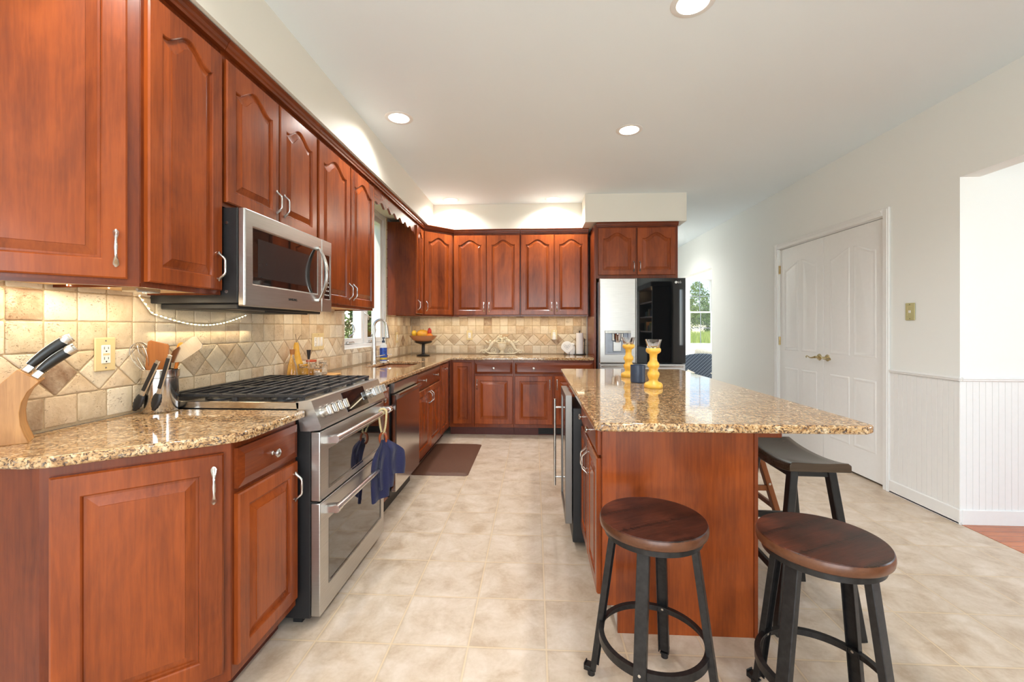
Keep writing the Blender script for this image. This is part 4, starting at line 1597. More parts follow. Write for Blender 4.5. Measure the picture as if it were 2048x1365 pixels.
plate('outlet_plate', 'almond outlet plate on the tile between the knife block and the utensil crock', 'outlet', (-1.5995, 1.524, 1.147), RL, .078, .124, kinds=('gfci',))
plate('switch_plate', 'almond three-gang plate with an outlet and two switches, near the window', 'switch', (-1.5995, 3.105, 1.142), RL, .168, .124, kinds=('outlet', 'rocker', 'rocker'))
plate('outlet_plate', 'almond outlet plate on the tile between the fruit bowl and the cream ornament', 'outlet', (-.838, 5.5300, 1.145), 0, .078, .124, kinds=('outlet',))
op = plate('outlet_plate', 'outlet plate with a white charger plugged in, near the paper towels', 'outlet', (.248, 5.5300, 1.155), 0, .078, .124, kinds=('outlet',))
m = MB(); m.box(-.022, -.045, -.045, .022, -.008, .02, .005); o = m.build('phone_charger', 'white_plastic', loc=(.248, 5.5295, 1.135)); tag(o, 'white charger block plugged into the outlet near the paper towels', 'charger')
pp = plate('phone_jack_plate', 'old almond wall phone jack plate beside the pantry door', 'wall plate', (2.6885, 3.235, 1.36), RI, .078, .124, mat='almond_dark', kinds=())
m = MB(); m.box(-.009, -.010, -.009, .009, -.006, .009, .001); m.build('jack', 'white_plastic', pp)
m = MB(); m.box(-.018, -.0082, .035, .018, -.0068, .037); m.box(-.02, -.0082, -.03, -.018, -.0068, .037); m.build('seam', 'almond_plastic', pp)
plate('outlet_plate', 'almond outlet plate on the tile just past the window, by the soap bottle', 'outlet', (-1.5995, 4.93, 1.13), RL, .078, .124, kinds=('outlet',))

# ================================================================ recessed lights
for i, (x, y) in enumerate(LIGHTS):
    wh = ('above the island, closest to the camera', 'above the aisle by the short microwave cabinet', '')
    lab = {0: 'round recessed ceiling light above the aisle beside the microwave', 1: 'round recessed ceiling light above the far half of the island',
           2: 'large-looking recessed ceiling light above the near end of the island', 3: 'small recessed ceiling light near the corner wall cabinet',
           4: 'small recessed ceiling light above the wide base cabinet by the fridge', 9: 'added unseen recessed ceiling light brightening the passage behind the fridge'}.get(i, 'recessed ceiling light out of frame over the near part of the room')
    e = empty('recessed_light', (x, y, ZC), 0, lab, 'ceiling light', 'recessed ceiling lights')
    m = MB(); m.lathe([(.072, .001), (.072, -.004), (.094, -.004), (.099, -.0015), (.099, -.0005), (.076, .0015)], (0, 0, 0), 40, caps=False); m.build('trim_ring', 'white_trim', e)
    m = MB(); m.lathe([(.0755, .0), (.070, .04), (.055, .075), (.05, .10)], (0, 0, 0), 40, caps=False); m.lathe([(.05, .10), (.001, .101)], (0, 0, 0), 40, caps=False)
    m.build('baffle', 'baffle_glow', e, recalc=False)
    m = MB(); m.lathe([(.001, .038), (.03, .040), (.043, .052), (.045, .07), (.03, .098)], (0, 0, 0), 32); m.build('bulb', 'bulb_glow', e)
    l = lamp('downlight', 'SPOT', (x, y, ZC - .004), (0, 0, 0), (50 if y > 4 and x < 1 else 36), (1, .98, .95), .05, spot_size=R(150), spot_blend=.9)

# under-cabinet lighting
for nm, loc, sx, sy, e_, rz in (('under_cabinet_light', (-1.46, 1.52, 1.372), .12, .26, .85, 0), ('under_cabinet_light', (-1.52, 1.26, 1.376), .08, .2, .7, 0),
                                ('under_cabinet_light', (-1.45, 2.95, 1.372), .07, .8, .9, 0), ('under_cabinet_light', (-1.45, 4.85, 1.372), .07, .4, .6, 0),
                                ('under_cabinet_light', (-1.2, 5.36, 1.372), .4, .06, .7, 0),
                                ('under_cabinet_light', (-.58, 5.38, 1.372), .75, .06, .95, 0), ('under_cabinet_light', (.24, 5.38, 1.372), .75, .06, .95, 0)):
    lamp(nm, 'AREA', loc, (0, 0, rz), e_, (1, .84, .58), sx, sy)
# ================================================================ stools
def round_stool(label, x, y, rot0):
    s = empty('round_stool', (x, y, 0), R(rot0), label, 'stool', 'round wooden stools at the end of the island')
    m = MB()
    m.lathe([(.150, .576), (.168, .578), (.1725, .583), (.174, .592), (.1735, .602), (.171, .609)], (0, 0, 0), 64)
    se = m.build('seat', 'stool_edge', s, smooth=50)
    m = MB(); m.lathe([(.1712, .6088), (.1690, .6118), (.001, .6119)], (0, 0, 0), 64)
    t = m.build('seat_top', 'stool_top', se, smooth=20); t.rotation_euler = (0, 0, R(25 - rot0))
    m = MB()
    m.lathe([(.157, .577), (.157, .556), (.150, .556), (.150, .577)], (0, 0, 0), 64, caps=False)
    for k in range(4):
        m.M = Matrix.Rotation(k * PI / 2, 4, 'Z'); m.box(0, -.016, .566, .152, .016, .574, .001)
    m.build('seat_rim', 'black_metal', s, smooth=35)
    for k in range(4):
        m = MB(); m.M = Matrix.Rotation(k * PI / 2, 4, 'Z')
        m.bar((.134, 0, .567), (.208, 0, .028), .036, .010, up=(1, 0, .1), b=.0015)
        m.bar((.128, .0175, .567), (.202, .0175, .028), .003, .020, up=(1, 0, .1), b=.0008)
        m.bar((.128, -.0175, .567), (.202, -.0175, .028), .003, .020, up=(1, 0, .1), b=.0008)
        lg = m.build('leg', 'black_metal', s, smooth=30)
        m = MB(); m.M = Matrix.Rotation(k * PI / 2, 4, 'Z')
        m.box(.200, -.014, .016, .238, .014, .021, .001); m.box(.234, -.014, .021, .238, .014, .040, .001); m.box(.212, -.016, .021, .2345, .016, .034, .002)
        m.cyl((.214, 0, .0), (.214, 0, .017), .013, n=16)
        m.build('foot', 'black_metal', lg, smooth=30)
        m = MB(); m.M = Matrix.Rotation(k * PI / 2, 4, 'Z')
        m.cyl((.166, 0, .205), (.1885, 0, .208), .0045, n=10)
        m.build('bolt', 'nickel', lg)
    m = MB()
    m.lathe([(.1765, .190), (.1735, .190), (.1735, .214), (.160, .214), (.160, .217), (.1765, .217)], (0, 0, 0), 72, caps=False)
    m.loops([[(r_ * math.cos(2 * PI * k / 72), r_ * math.sin(2 * PI * k / 72), z_) for k in range(72)] for r_, z_ in ((.1765, .217), (.1765, .190))], False, False)
    m.build('foot_ring', 'black_metal', s, smooth=35)
    return s


round_stool('round dark wood stool with black metal legs in front of the cherry island panel', .395, 1.47, 153.4 - 90)
round_stool('round dark wood stool with black metal legs beyond the island corner, by the saddle stool', .870, 1.362, 118 - 90)


def saddle_stool(label, name, x, y, rz, w, l, h, seat_m, leg_m, splx, sply, dip=.022, grp=None):
    s = empty(name, (x, y, 0), rz, label, 'stool', grp)
    N, K = 20, 8
    top = []; bot = []
    L = []
    for i in range(N + 1):
        v = -1 + 2 * i / N
        yy = v * l / 2
        z = h - dip * (1 - abs(v) ** 2.2)
        ed = .010
        L.append([(-w / 2, yy, z - ed - .028), (-w / 2, yy, z - ed), (-w / 2 + .012, yy, z - .001)] + [(-w / 2 + .012 + (w - .024) * k / K, yy, z - .004 * math.sin(PI * k / K)) for k in range(1, K)] + [(w / 2 - .012, yy, z - .001), (w / 2, yy, z - ed), (w / 2, yy, z - ed - .028)])
    m = MB(); m.loops(L)
    m.build('seat', seat_m, s, smooth=40, bevel=.003)
    for sx in (-1, 1):
        for sy in (-1, 1):
            m = MB()
            p0 = (sx * (w / 2 - .045), sy * (l / 2 - .065), h - .045); p1 = (sx * (w / 2 - .045 + splx), sy * (l / 2 - .065 + sply), 0)
            m.bar(p0, p1, .030, .040, up=(0, 1, 0), b=.003)
            lg = m.build('leg', leg_m, s, smooth=30)
            q = Vector(p0).lerp(Vector(p1), .42)
            m = MB(); m.cyl(q + Vector((0, sy * .018, 0)), q + Vector((0, sy * .025, 0)), .007, n=12)
            m.build('bolt', 'nickel', lg)
    def at(z, sx, sy):
        t = (h - .045 - z) / (h - .045)
        return Vector((sx * (w / 2 - .045 + splx * t), sy * (l / 2 - .065 + sply * t), z))
    for sy in (-1, 1):
        m = MB(); m.box(-w / 2 + .05, sy * (l / 2 - .065) - .009, h - .075, w / 2 - .05, sy * (l / 2 - .065) + .009, h - .042, .002); m.build('apron', leg_m, s)
        m = MB(); z = .33; m.bar(at(z, -1, sy), at(z, 1, sy), .018, .03, b=.002); m.build('stretcher', leg_m, s)
    for sx in (-1, 1):
        m = MB(); z = .22; m.bar(at(z, sx, -1), at(z, sx, 1), .018, .028, b=.002); m.build('stretcher', leg_m, s)
        m = MB(); m.box(sx * (w / 2 - .045) - .009, -l / 2 + .08, h - .085, sx * (w / 2 - .045) + .009, l / 2 - .08, h - .052, .002); m.build('apron', leg_m, s)
    return s


saddle_stool('black-legged saddle stool with a curved grey-brown wooden seat, half under the island top', 'saddle_stool', 1.150, 2.005, R(-2), .235, .435, .705, 'saddle_wood', 'black_leg_paint', .085, .055, grp='saddle seat counter stools')
saddle_stool('warm brown wooden stool mostly hidden behind the island and the black-legged stool', 'saddle_stool', 1.178, 2.71, 0, .26, .42, .662, 'brown_stool_wood', 'brown_stool_wood', .165, .05, dip=.012, grp='saddle seat counter stools')

# ================================================================ things on the counters
# knife block: local x along its lean, y across its width, origin at the foot of its front
KA = R(43)
KO = Vector((-1.491, 1.197, CT))
kb = empty('knife_block', KO, KA, 'leaning light wood knife block with a concave front', 'knife block')
ctl = [(0, 0), (-.009, .025), (-.0165, .055), (-.0185, .09), (-.014, .122), (-.002, .152), (.022, .181)]
m = MB(); m.prism([(-.20, 0)] + ctl + [(-.023, .218), (-.178, .030)], .012, .083, 'y')
m.build('block', 'acacia', kb, smooth=25, bevel=.0015)
for y0_, y1_ in ((0, .0118), (.0832, .095)):
    m = MB(); m.prism([(-.20, 0)] + ctl + [(-.023, .218), (-.178, .030)], y0_, y1_, 'y')
    m.build('side_board', 'utensil_wood' if 0 else 'acacia', kb, smooth=25, bevel=.0015)
dirv = Vector((.635, 0, .773)).normalized()
up = Vector((-.773, 0, .635))
Mk = Matrix.Translation(KO) @ Matrix.Rotation(KA, 4, 'Z')
knives = [(.75, .030, .138, 'black-handled knife with a steel cap, in the slot closest to the room, upper row'),
          (.75, .068, .140, 'black-handled knife highest in the block, closest to the tile'),
          (.28, .020, .118, 'black-handled knife low in the block on the room side'),
          (.28, .049, .122, 'black-handled knife in the middle of the lower row'),
          (.28, .077, .118, 'black-handled knife low in the block on the tile side')]
for e_, py, L, lab in knives:
    base = Vector((.022 - .045 * e_, py, .181 + .037 * e_ + .0005))
    kn = empty('knife', Mk @ base, KA, lab, 'knife', 'black-handled knives in the block')
    m = MB(); m.bar(dirv * .001, dirv * .022, .013, .022, up=up, b=.003, w1=.0155, d1=.020); m.build('bolster', 'nickel', kn)
    m = MB()
    ts = [q / 14 for q in range(15)]
    pts = [dirv * (.021 + (L - .035) * t) + up * (.004 - .010 * t * t) for t in ts]
    wd = [.0075 + .0020 * math.sin(PI * t) + .001 * t for t in ts]
    dp = [.0100 + .0030 * math.sin(PI * t * .85) + .003 * t * t for t in ts]
    m.tube(pts, wd, 14, rx=dp, up=up); m.build('grip', 'black_plastic', kn, smooth=60)
    m = MB(); m.tube([p + up * d * .93 for p, d in zip(pts, dp)], [.0030] * 15, 6, rx=.0016, up=up)
    m.tube([pts[-1] - dirv * .006, pts[-1] + dirv * .004, pts[-1] + dirv * .013 - up * .003], [.0092, .0104, .0088], 14, rx=[.0138, .0160, .0140], up=up)
    m.build('steel_cap', 'nickel', kn, smooth=60)

# utensil crock
UC = Vector((-1.528, 1.686, CT))
cr = empty('utensil_crock', UC, 0, 'polished steel utensil crock on the counter beside the range', 'crock')
m = MB(); m.lathe([(.056, .0), (.060, .002), (.0615, .006), (.0615, .138), (.0645, .141), (.0645, .146), (.0645, .160), (.0655, .171), (.0635, .173), (.060, .170), (.059, .012), (.001, .010)], (0, 0, 0), 48, caps=False)
m.build('crock', 'stainless_smooth', cr, smooth=40)
def uten(nm, lab, cat='utensil', grp='utensils in the steel crock'):
    return empty(nm, UC, 0.10, lab, cat, grp)
e = uten('whisk', 'wire whisk standing in the utensil crock', 'whisk')
e.rotation_euler = (0, 0, R(42))
m = MB(); m.cyl((-.004, .0, .02), (-.040, .0, .168), .007, n=12); m.build('handle', 'nickel', e)
m = MB()
a = Vector((-.040, 0, .165)); ax = Vector((-.25, 0, .97)).normalized(); s1 = Vector((.97, 0, .25)).normalized(); s2 = Vector((0, 1, 0))
for k in range(5):
    t0 = PI * k / 5 + .2
    sd = s1 * math.cos(t0) + s2 * math.sin(t0)
    pts = [a + ax * (.060 * (1 - math.cos(th_))) + sd * (.040 * math.sin(th_) * (.55 + .45 * (1 - math.cos(th_)) / 2 * 1.2)) for th_ in [2 * PI * q / 32 for q in range(33)]]
    m.tube(pts, .0011, 6)
m.build('wire_loops', 'nickel', e)
def flatpoly(pts2, th, nm, mat, parent, loc, rot, bev=.0015):
    m = MB(); m.prism(pts2, -th / 2, th / 2, 'y'); o = m.build(nm, mat, parent, bevel=bev); o.location = loc; o.rotation_euler = rot; return o
e = uten('wooden_spatula', 'wide flat wooden spatula standing in the utensil crock', 'spatula')
flatpoly([(-.038, .165), (-.030, .150), (-.010, .13), (-.007, .0), (.007, .0), (.010, .13), (.033, .150), (.040, .175), (.046, .262), (.040, .270), (-.020, .282), (-.030, .276)], .006, 'blade', 'utensil_wood', e, (-.005, -.018, .008), (R(4), R(3), R(8)))
e = uten('wooden_spoon', 'orange-toned wooden spoon behind the flat spatula in the crock', 'spoon')
m = MB(); m.tube([(0, .01, .02), (-.018, .014, .20)], .006, 10); m.sphere((-.026, .016, .235), .030, 16, 10, (.85, .3, 1.25)); o = m.build('spoon', 'ring_wood', e, smooth=60)
e = uten('wooden_spoon', 'wooden spoon with its bowl showing above the metal turner', 'spoon')
m = MB(); m.tube([(.01, .02, .02), (.052, .03, .22)], .006, 10); m.sphere((.060, .032, .252), .022, 16, 10, (.8, .35, 1.3)); m.build('spoon', 'fruit_orange', e, smooth=60)
e = uten('turner', 'metal turner with a broad bent blade leaning out of the crock', 'turner')
m = MB(); m.tube([(.005, .0, .02), (.035, -.004, .17), (.046, -.006, .212)], [.008, .007, .004], 10); m.build('handle', 'black_plastic', e)
flatpoly([(-.010, 0), (-.030, .030), (-.032, .122), (-.022, .134), (.022, .134), (.032, .122), (.030, .030), (.010, 0)], .002, 'blade', 'stainless_smooth', e, (.046, -.006, .205), (R(-16), R(50), R(-12)), .0005)
def tongs(lab, x0, z0, x1, z1, y):
    e = uten('tongs', lab, 'tongs')
    p0 = Vector((x0, y, z0)); p1 = Vector((x1, y, z1)); d = (p1 - p0); L = d.length; d.normalize()
    m = MB(); m.bar(p0, p0 + d * L * .74, .018, .008, up=(0, 1, 0), b=.003); m.build('arm', 'nickel', e)
    m = MB(); m.bar(p0 + d * .012 + Vector((0, -.006, 0)), p0 + d * L * .60 + Vector((0, -.006, 0)), .0145, .006, up=(0, 1, 0), b=.0025); m.build('grip', 'black_plastic', e)
    m = MB(); q0 = p0 + d * L * .70
    pts = [q0 + d * (L * .30 * t) for t in [k / 10 for k in range(11)]]
    m.tube(pts, [.006 + .013 * math.sin(PI * min(1, t * 1.1 + .12)) ** .6 + .0012 * math.sin(t * 40) for t in [k / 10 * .85 for k in range(11)]], 12, rx=.007, up=(0, 1, 0))
    m.build('silicone_tip', 'black_plastic', e)
tongs('black and steel tongs hanging outside the crock, toward the knife block', .045, .212, -.045, .016, -.070)
tongs('black and steel tongs hanging outside the crock, toward the range', .088, .232, .026, .016, -.068)

# group behind the range
tr = empty('wooden_tray', (-1.49, 2.80, CT), 0, 'shallow light wood tray behind the range holding bottles and jars', 'tray')
m = MB(); m.box(-.075, -.25, .001, .085, .27, .012, .004); m.build('tray_board', 'tray_wood', tr)
ZT = CT + .0135
e = empty('oil_bottle', (-1.50, 2.60, ZT), 0, 'clear oil bottle with a cork stopper behind the range', 'bottle')
m = MB(); m.lathe([(.031, 0), (.034, .004), (.034, .018), (.026, .09), (.013, .14), (.012, .165)], (0, 0, 0), 24); m.build('bottle', 'glass', e)
m = MB(); m.lathe([(.030, .004), (.031, .02), (.001, .022)], (0, 0, 0), 20); m.build('oil', 'dried_red', e)
m = MB(); m.cyl((0, 0, .160), (0, 0, .192), .0125, .015, n=16); m.build('cork', 'cork', e)
e = empty('gourd_bottle', (-1.525, 2.69, ZT), 0, 'tall yellow gourd-shaped bottle behind the oil bottle', 'bottle')
m = MB(); m.lathe([(.030, 0), (.042, .012), (.047, .05), (.040, .095), (.026, .14), (.018, .18), (.015, .215), (.010, .232)], (0, 0, 0), 28); m.build('gourd', 'gourd_yellow', e, smooth=60)
m = MB(); m.tube([(0, 0, .23), (-.004, .004, .262), (-.012, .01, .285)], .0014, 6); m.tube([(0, 0, .23), (.01, .012, .262), (.02, .02, .280)], .0012, 6); m.build('twig', 'bark', e)
e = empty('basting_brush', (-1.47, 2.735, ZT), 0, 'upright brush with black bristles beside the yellow gourd bottle', 'brush')
m = MB(); m.tube([(0, 0, .0), (0, .004, .12)], .006, 10); m.build('handle', 'glass', e)
m = MB(); m.tube([(0, .004, .12), (0, .005, .14), (0, .006, .182)], [.008, .012, .022], 14, rx=[.006, .008, .010], up=(1, 0, 0)); m.build('bristles', 'black_satin', e)
def jar(lab, x, y, r, h, lid, fill, fh):
    e = empty('glass_jar', (x, y, ZT), 0, lab, 'jar', 'glass jars behind the range')
    m = MB(); m.lathe([(r * .9, 0), (r, .005), (r, h * .75), (r * .82, h * .85), (r * .82, h)], (0, 0, 0), 24); m.build('jar', 'glass', e)
    m = MB(); m.cyl((0, 0, .004), (0, 0, fh), r * .9, n=20); m.build('contents', fill, e)
    m = MB(); m.cyl((0, 0, h), (0, 0, h + .012), r * .9, n=24); m.build('lid', lid, e)
    m = MB(); m.tube([(r * .85 * math.cos(t), r * .85 * math.sin(t), h * .88) for t in [2 * PI * k / 20 for k in range(20)]], .002, 6, closed=True); m.build('wire_clip', 'nickel', e)
jar('glass jar with a wire clip, closest to the oil bottle', -1.465, 2.665, .030, .085, 'glass', 'oil_green', .03)
jar('glass jar with an orange-red lid and tan contents behind the range', -1.495, 2.82, .036, .098, 'dried_red', 'gourd_yellow', .05)
jar('small glass jar with pale contents at the near edge of the tray', -1.44, 2.80, .026, .06, 'glass', 'cushion_cream', .03)
jar('clear glass jar at the window end of the tray', -1.475, 2.935, .030, .085, 'glass', 'cushion_cream', .02)

# fruit bowl on a twisted stem
fb = empty('pedestal_bowl', (-1.335, 5.12, CT), 0, 'amber glass bowl on a dark twisted pedestal in the counter corner', 'bowl')
m = MB(); m.lathe([(.060, 0), (.080, .004), (.082, .012), (.060, .018), (.022, .026), (.014, .034)], (0, 0, 0), 32)
for ph in (0, PI):
    m.tube([(.010 * math.cos(t * 9 + ph), .010 * math.sin(t * 9 + ph), .030 + .105 * t / PI * 1.0) for t in [PI * k / 40 for k in range(41)]], .011, 10)
m.lathe([(.012, .130), (.022, .140), (.075, .152), (.105, .164), (.108, .172), (.10, .172)], (0, 0, 0), 32)
m.build('pedestal', 'black_satin', fb, smooth=50)
m = MB()
wob = lambda t, h: (.035 * math.sin(8 * t)) if h > .235 else 0
m.lathe([(.03, .172), (.098, .176), (.128, .196), (.148, .222), (.162, .243), (.157, .244), (.142, .224), (.122, .202), (.09, .184), (.001, .180)], (0, 0, 0), 64, wob=wob, caps=False)
m.build('glass_bowl', 'amber_glass', fb, smooth=60)
for nm, lab, x, y, z, r, sc, mt in (('pear', 'yellow decorative pear with dark leaves at the bowl rim', -.105, -.02, .272, .030, (1, 1, 1.2), 'fruit_yellow'),
                                    ('gourd', 'large pale yellow gourd filling the middle of the bowl', -.01, .03, .262, .055, (1.5, 1, 1), 'gourd_yellow'),
                                    ('pepper', 'red pepper standing at the fridge side of the bowl', .078, -.01, .290, .034, (.75, .75, 1.35), 'fruit_red'),
                                    ('orange', 'small orange fruit low in the bowl beside the red pepper', .088, -.045, .246, .030, (1.2, 1, .9), 'fruit_orange')):
    e = empty(nm, (-1.335 + x, 5.12 + y, CT + z), 0, lab, 'fruit', 'decorative fruit in the pedestal bowl')
    m = MB(); m.sphere((0, 0, 0), r, 20, 14, sc); m.build('fruit_body', mt, e, smooth=60)
    m = MB(); m.tube([(0, 0, r * sc[2] * .95), (.004, 0, r * sc[2] * 1.2)], [.003, .002], 6); m.build('stalk', 'bark', e)

# cream scroll ornament
so = empty('scroll_ornament', (-.413, 5.455, CT + .004), 0, 'cream carved scroll ornament with an urn and curling leaves against the tile', 'ornament')
m = MB()
m.lathe([(.040, 0), (.046, .010), (.026, .020), (.022, .045), (.052, .075), (.062, .110), (.056, .135), (.066, .142), (.060, .150)], (0, 0, 0), 28)
m.box(-.17, -.016, 0, .17, .02, .010, .003)
m.build('urn', 'plaster_cream', so, smooth=50)
m = MB()
rr2 = random.Random(4)
for k in range(46):
    t = rr2.uniform(-1, 1)
    m.sphere((t * .105, rr2.uniform(-.03, .012), .150 + (1 - t * t) * rr2.uniform(.0, .078)), rr2.uniform(.011, .018), 10, 7)
m.build('carved_fruit', 'plaster_cream', so, smooth=60)
for sg in (-1, 1):
    m = MB()
    def spiral(cx_, cz, r0, turns, a0, dr, th):
        pts = []; ra = []
        K_ = int(28 * turns)
        for k in range(K_ + 1):
            t = k / K_
            r_ = r0 * (1 - dr * t); a_ = a0 + turns * 2 * PI * t
            pts.append((sg * (cx_ + r_ * math.cos(a_)), 0, cz + r_ * math.sin(a_))); ra.append(th * (1 - .45 * t))
        m.tube(pts, ra, 9)
    spiral(.105, .045, .038, 1.6, -PI / 2, .75, .0085)
    spiral(.232, .034, .026, 1.4, PI / 2 + .6, .75, .007)
    m.tube([(sg * .06, 0, .012), (sg * .13, 0, .010), (sg * .19, 0, .022), (sg * .225, 0, .05), (sg * .262, 0, .048), (sg * .288, 0, .02)], [.008, .009, .010, .009, .008, .004], 9)
    m.tube([(sg * .075, 0, .155), (sg * .11, 0, .150), (sg * .135, 0, .125), (sg * .150, 0, .09), (sg * .175, 0, .06), (sg * .205, 0, .045)], [.018, .024, .022, .019, .014, .008], 12)
    m.tube([(sg * .14, 0, .13), (sg * .165, 0, .15), (sg * .185, 0, .145), (sg * .200, 0, .165), (sg * .215, 0, .168)], [.013, .013, .010, .011, .006], 10)
    m.sphere((sg * .148, -.008, .165), .016, 12, 8)
    for q in range(7):
        a_ = .4 + q * .42
        m.tube([(sg * (.175 + .012 * q), 0, .04), (sg * (.175 + .012 * q + .018 * math.cos(a_)), -.006, .055 + .018 * math.sin(a_))], [.006, .002], 7)
    m.build('scroll_arm', 'plaster_cream', so, smooth=60)

# plate stand, canister, paper towels
e = empty('shield_plate', (.405, 5.40, CT), 0, 'white shield-shaped decorative plate on a small wire stand', 'plate')
pl = []
for k in range(40):
    t = 2 * PI * k / 40
    x_, z_ = math.sin(t) * .075, math.cos(t)
    pl.append((x_ * (1 if z_ > -.2 else max(.0, 1 + (z_ + .2) * .75)), .095 + z_ * .078))
m = MB(); m.prism(pl, -.005, .005, 'y'); o = m.build('plate', 'white_gloss', e, bevel=.003); o.rotation_euler = (R(-12), 0, 0)
m = MB()
for q in ((0, .11), (-.03, .12), (.03, .12), (0, .08), (-.018, .10), (.018, .10)):
    m.tube([(q[0] + .012 * math.cos(t), -.0055, q[1] + .012 * math.sin(t)) for t in [2 * PI * k / 14 for k in range(14)]], .0012, 5, closed=True)
o = m.build('embossed_rings', 'fridge_side', e); o.rotation_euler = (R(-12), 0, 0)
m = MB()
for sx in (-.028, .028):
    m.tube([(sx, -.018, .03), (sx, -.022, .004), (sx * 1.3, .03, .003), (sx * .7, .04, .09)], .0025, 7)
m.tube([(-.03, -.02, .004), (.03, -.02, .004)], .0025, 6)
m.build('wire_stand', 'black_satin', e)
e = empty('napkin_holder', (.455, 5.470, CT), 0, 'white ceramic canister behind the shield plate with a white roll on top', 'canister')
m = MB(); m.lathe([(.045, 0), (.055, .01), (.058, .08), (.05, .11)], (0, 0, 0), 28); m.build('canister', 'white_gloss', e)
m = MB(); m.cyl((-.07, -.01, .142), (.042, -.01, .126), .018, n=16); m.build('rolled_towel', 'paper_white', e)
e = empty('paper_towel_holder', (.560, 5.42, CT), 0, 'white paper towel roll on a black upright holder', 'paper towel holder')
m = MB(); m.lathe([(.075, 0), (.078, .004), (.070, .010), (.002, .012)], (0, 0, 0), 28); m.cyl((0, 0, .01), (0, 0, .285), .006, n=12); m.sphere((0, 0, .292), .010, 12, 8)
m.tube([(.060, 0, .01), (.063, 0, .18), (.060, 0, .20), (.063, 0, .19)], .006, 8); m.build('stand', 'black_satin', e)
m = MB(); m.cyl((0, 0, .014), (0, 0, .272), .044, n=32); m.build('paper_roll', 'paper_white', e)

# island things
def candlestick(lab, x, y):
    e = empty('candlestick', (x, y, CT), 0, lab, 'candlestick', 'yellow glass candlesticks on the island')
    m = MB()
    m.lathe([(.048, 0), (.051, .003), (.051, .018), (.045, .028), (.027, .036), (.024, .046), (.030, .062), (.034, .075), (.033, .085), (.024, .096), (.026, .103), (.024, .110), (.032, .120), (.034, .130), (.031, .140), (.022, .152), (.020, .168), (.022, .190), (.034, .198), (.041, .206), (.041, .220), (.036, .226), (.002, .222)], (0, 0, 0), 40)
    m.build('stem', 'yellow_wax', e, smooth=60)
    m = MB()
    wob = lambda t, h: (.07 * math.cos(8 * t)) if h > .25 else 0
    m.lathe([(.020, .2235), (.034, .226), (.037, .245), (.044, .274), (.041, .274), (.033, .248), (.028, .232), (.001, .230)], (0, 0, 0), 64, wob=wob, caps=False)
    m.build('glass_cup', 'glass', e, smooth=60)
candlestick('yellow turned candlestick with a clear glass cup, in front, closer to the stools', .672, 2.485)
candlestick('yellow turned candlestick with a clear glass cup, behind the dark cup', .648, 3.02)
e = MB(); e.lathe([(.040, .0), (.044, .003), (.045, .010), (.045, .108), (.0425, .108), (.0425, .006), (.001, .005)], (0, 0, 0), 40, caps=False)
o = e.build('candle_cup', 'navy_cup', smooth=40, loc=(.642, 2.725, CT)); tag(o, 'dark slate blue cylindrical cup between the two candlesticks', 'cup')

# ================================================================ floor mat
m = MB()
def rrect(x, y, r, z, n=6):
    return rr(x, y, r, z, n)
m.loops([rr(.245, .485, .03, 0), rr(.245, .485, .03, .003), rr(.215, .455, .03, .016), rr(.20, .44, .02, .017)])
o = m.build('kitchen_mat', 'mat_brown', smooth=25, loc=(-.805, 4.075, .0)); tag(o, 'brown cushioned anti-fatigue mat on the floor in front of the sink', 'mat')

# ================================================================ breakfast room glimpse
ch = empty('wicker_chair', (3.02, 7.95, 0), R(-20), 'dark blue wicker armchair in the room beyond the fridge', 'chair')
m = MB()
L = []
for k in range(15):
    t = -1 + 2 * k / 14
    a_ = t * 1.25
    x_, y_ = .36 * math.sin(a_), -.30 * math.cos(a_) + .05
    hgt = .78 - .10 * abs(t) ** 2
    L.append([(x_ * .88, y_ * .88, .30), (x_, y_, .32), (x_ * 1.12, y_ * 1.12, hgt), (x_ * 1.04, y_ * 1.04, hgt + .012), (x_ * .98, y_ * .98, hgt - .01)])
m.loops(L)
m.build('woven_back', 'wicker_blue', ch, smooth=50)
m = MB(); m.box(-.30, -.26, .28, .30, .30, .40, .04); m.build('seat', 'wicker_blue', ch)
m = MB(); m.box(-.28, -.24, .40, .28, .29, .50, .05); m.build('seat_cushion', 'cushion_cream', ch)
for sx in (-.27, .27):
    for sy in (-.22, .26):
        m = MB(); m.cyl((sx, sy, 0), (sx, sy, .29), .018, n=12); m.build('leg', 'wicker_blue', ch)
m = MB(); m.box(-.20, -.05, -.05, .20, .05, .32, .05); o = m.build('throw_pillow', 'cushion_cream', smooth=60, loc=(3.03, 7.86, .56), rot=(R(18), R(8), R(-20)))
tag(o, 'cream throw pillow leaning in the blue wicker chair', 'pillow')

# ================================================================ hutch across the room, mirrored in the fridge door
hu = empty('china_hutch', (2.66, .30, 0), RI, 'tall dark wood hutch with lit shelves against the side wall', 'hutch')
m = MB()
m.box(0, 0, 0, 1.1, .45, .85, .004); m.box(0, .10, .85, .04, .45, 2.05, .002); m.box(1.06, .10, .85, 1.1, .45, 2.05, .002); m.box(0, .42, .85, 1.1, .45, 2.05); m.box(-.02, .07, 2.05, 1.12, .45, 2.15, .01)
m.build('hutch_case', 'dark_cabinet_wood', hu)
for z in (1.15, 1.45, 1.75):
    m = MB(); m.box(.04, .12, z, 1.06, .42, z + .02); m.build('shelf', 'brown_stool_wood', hu)
m = MB(); m.cyl((.55, .28, 2.04), (.55, .28, 2.045), .05, n=20); m.build('cabinet_lamp', 'hutch_lamp', hu)
hu.location = (2.20, .85, 0)
lamp('hutch_light', 'POINT', (2.48, .30, 1.98), (0, 0, 0), 9, (1, .72, .4), .04)
lamp('hutch_light', 'POINT', (2.48, .30, 1.40), (0, 0, 0), 3, (1, .72, .4), .04)
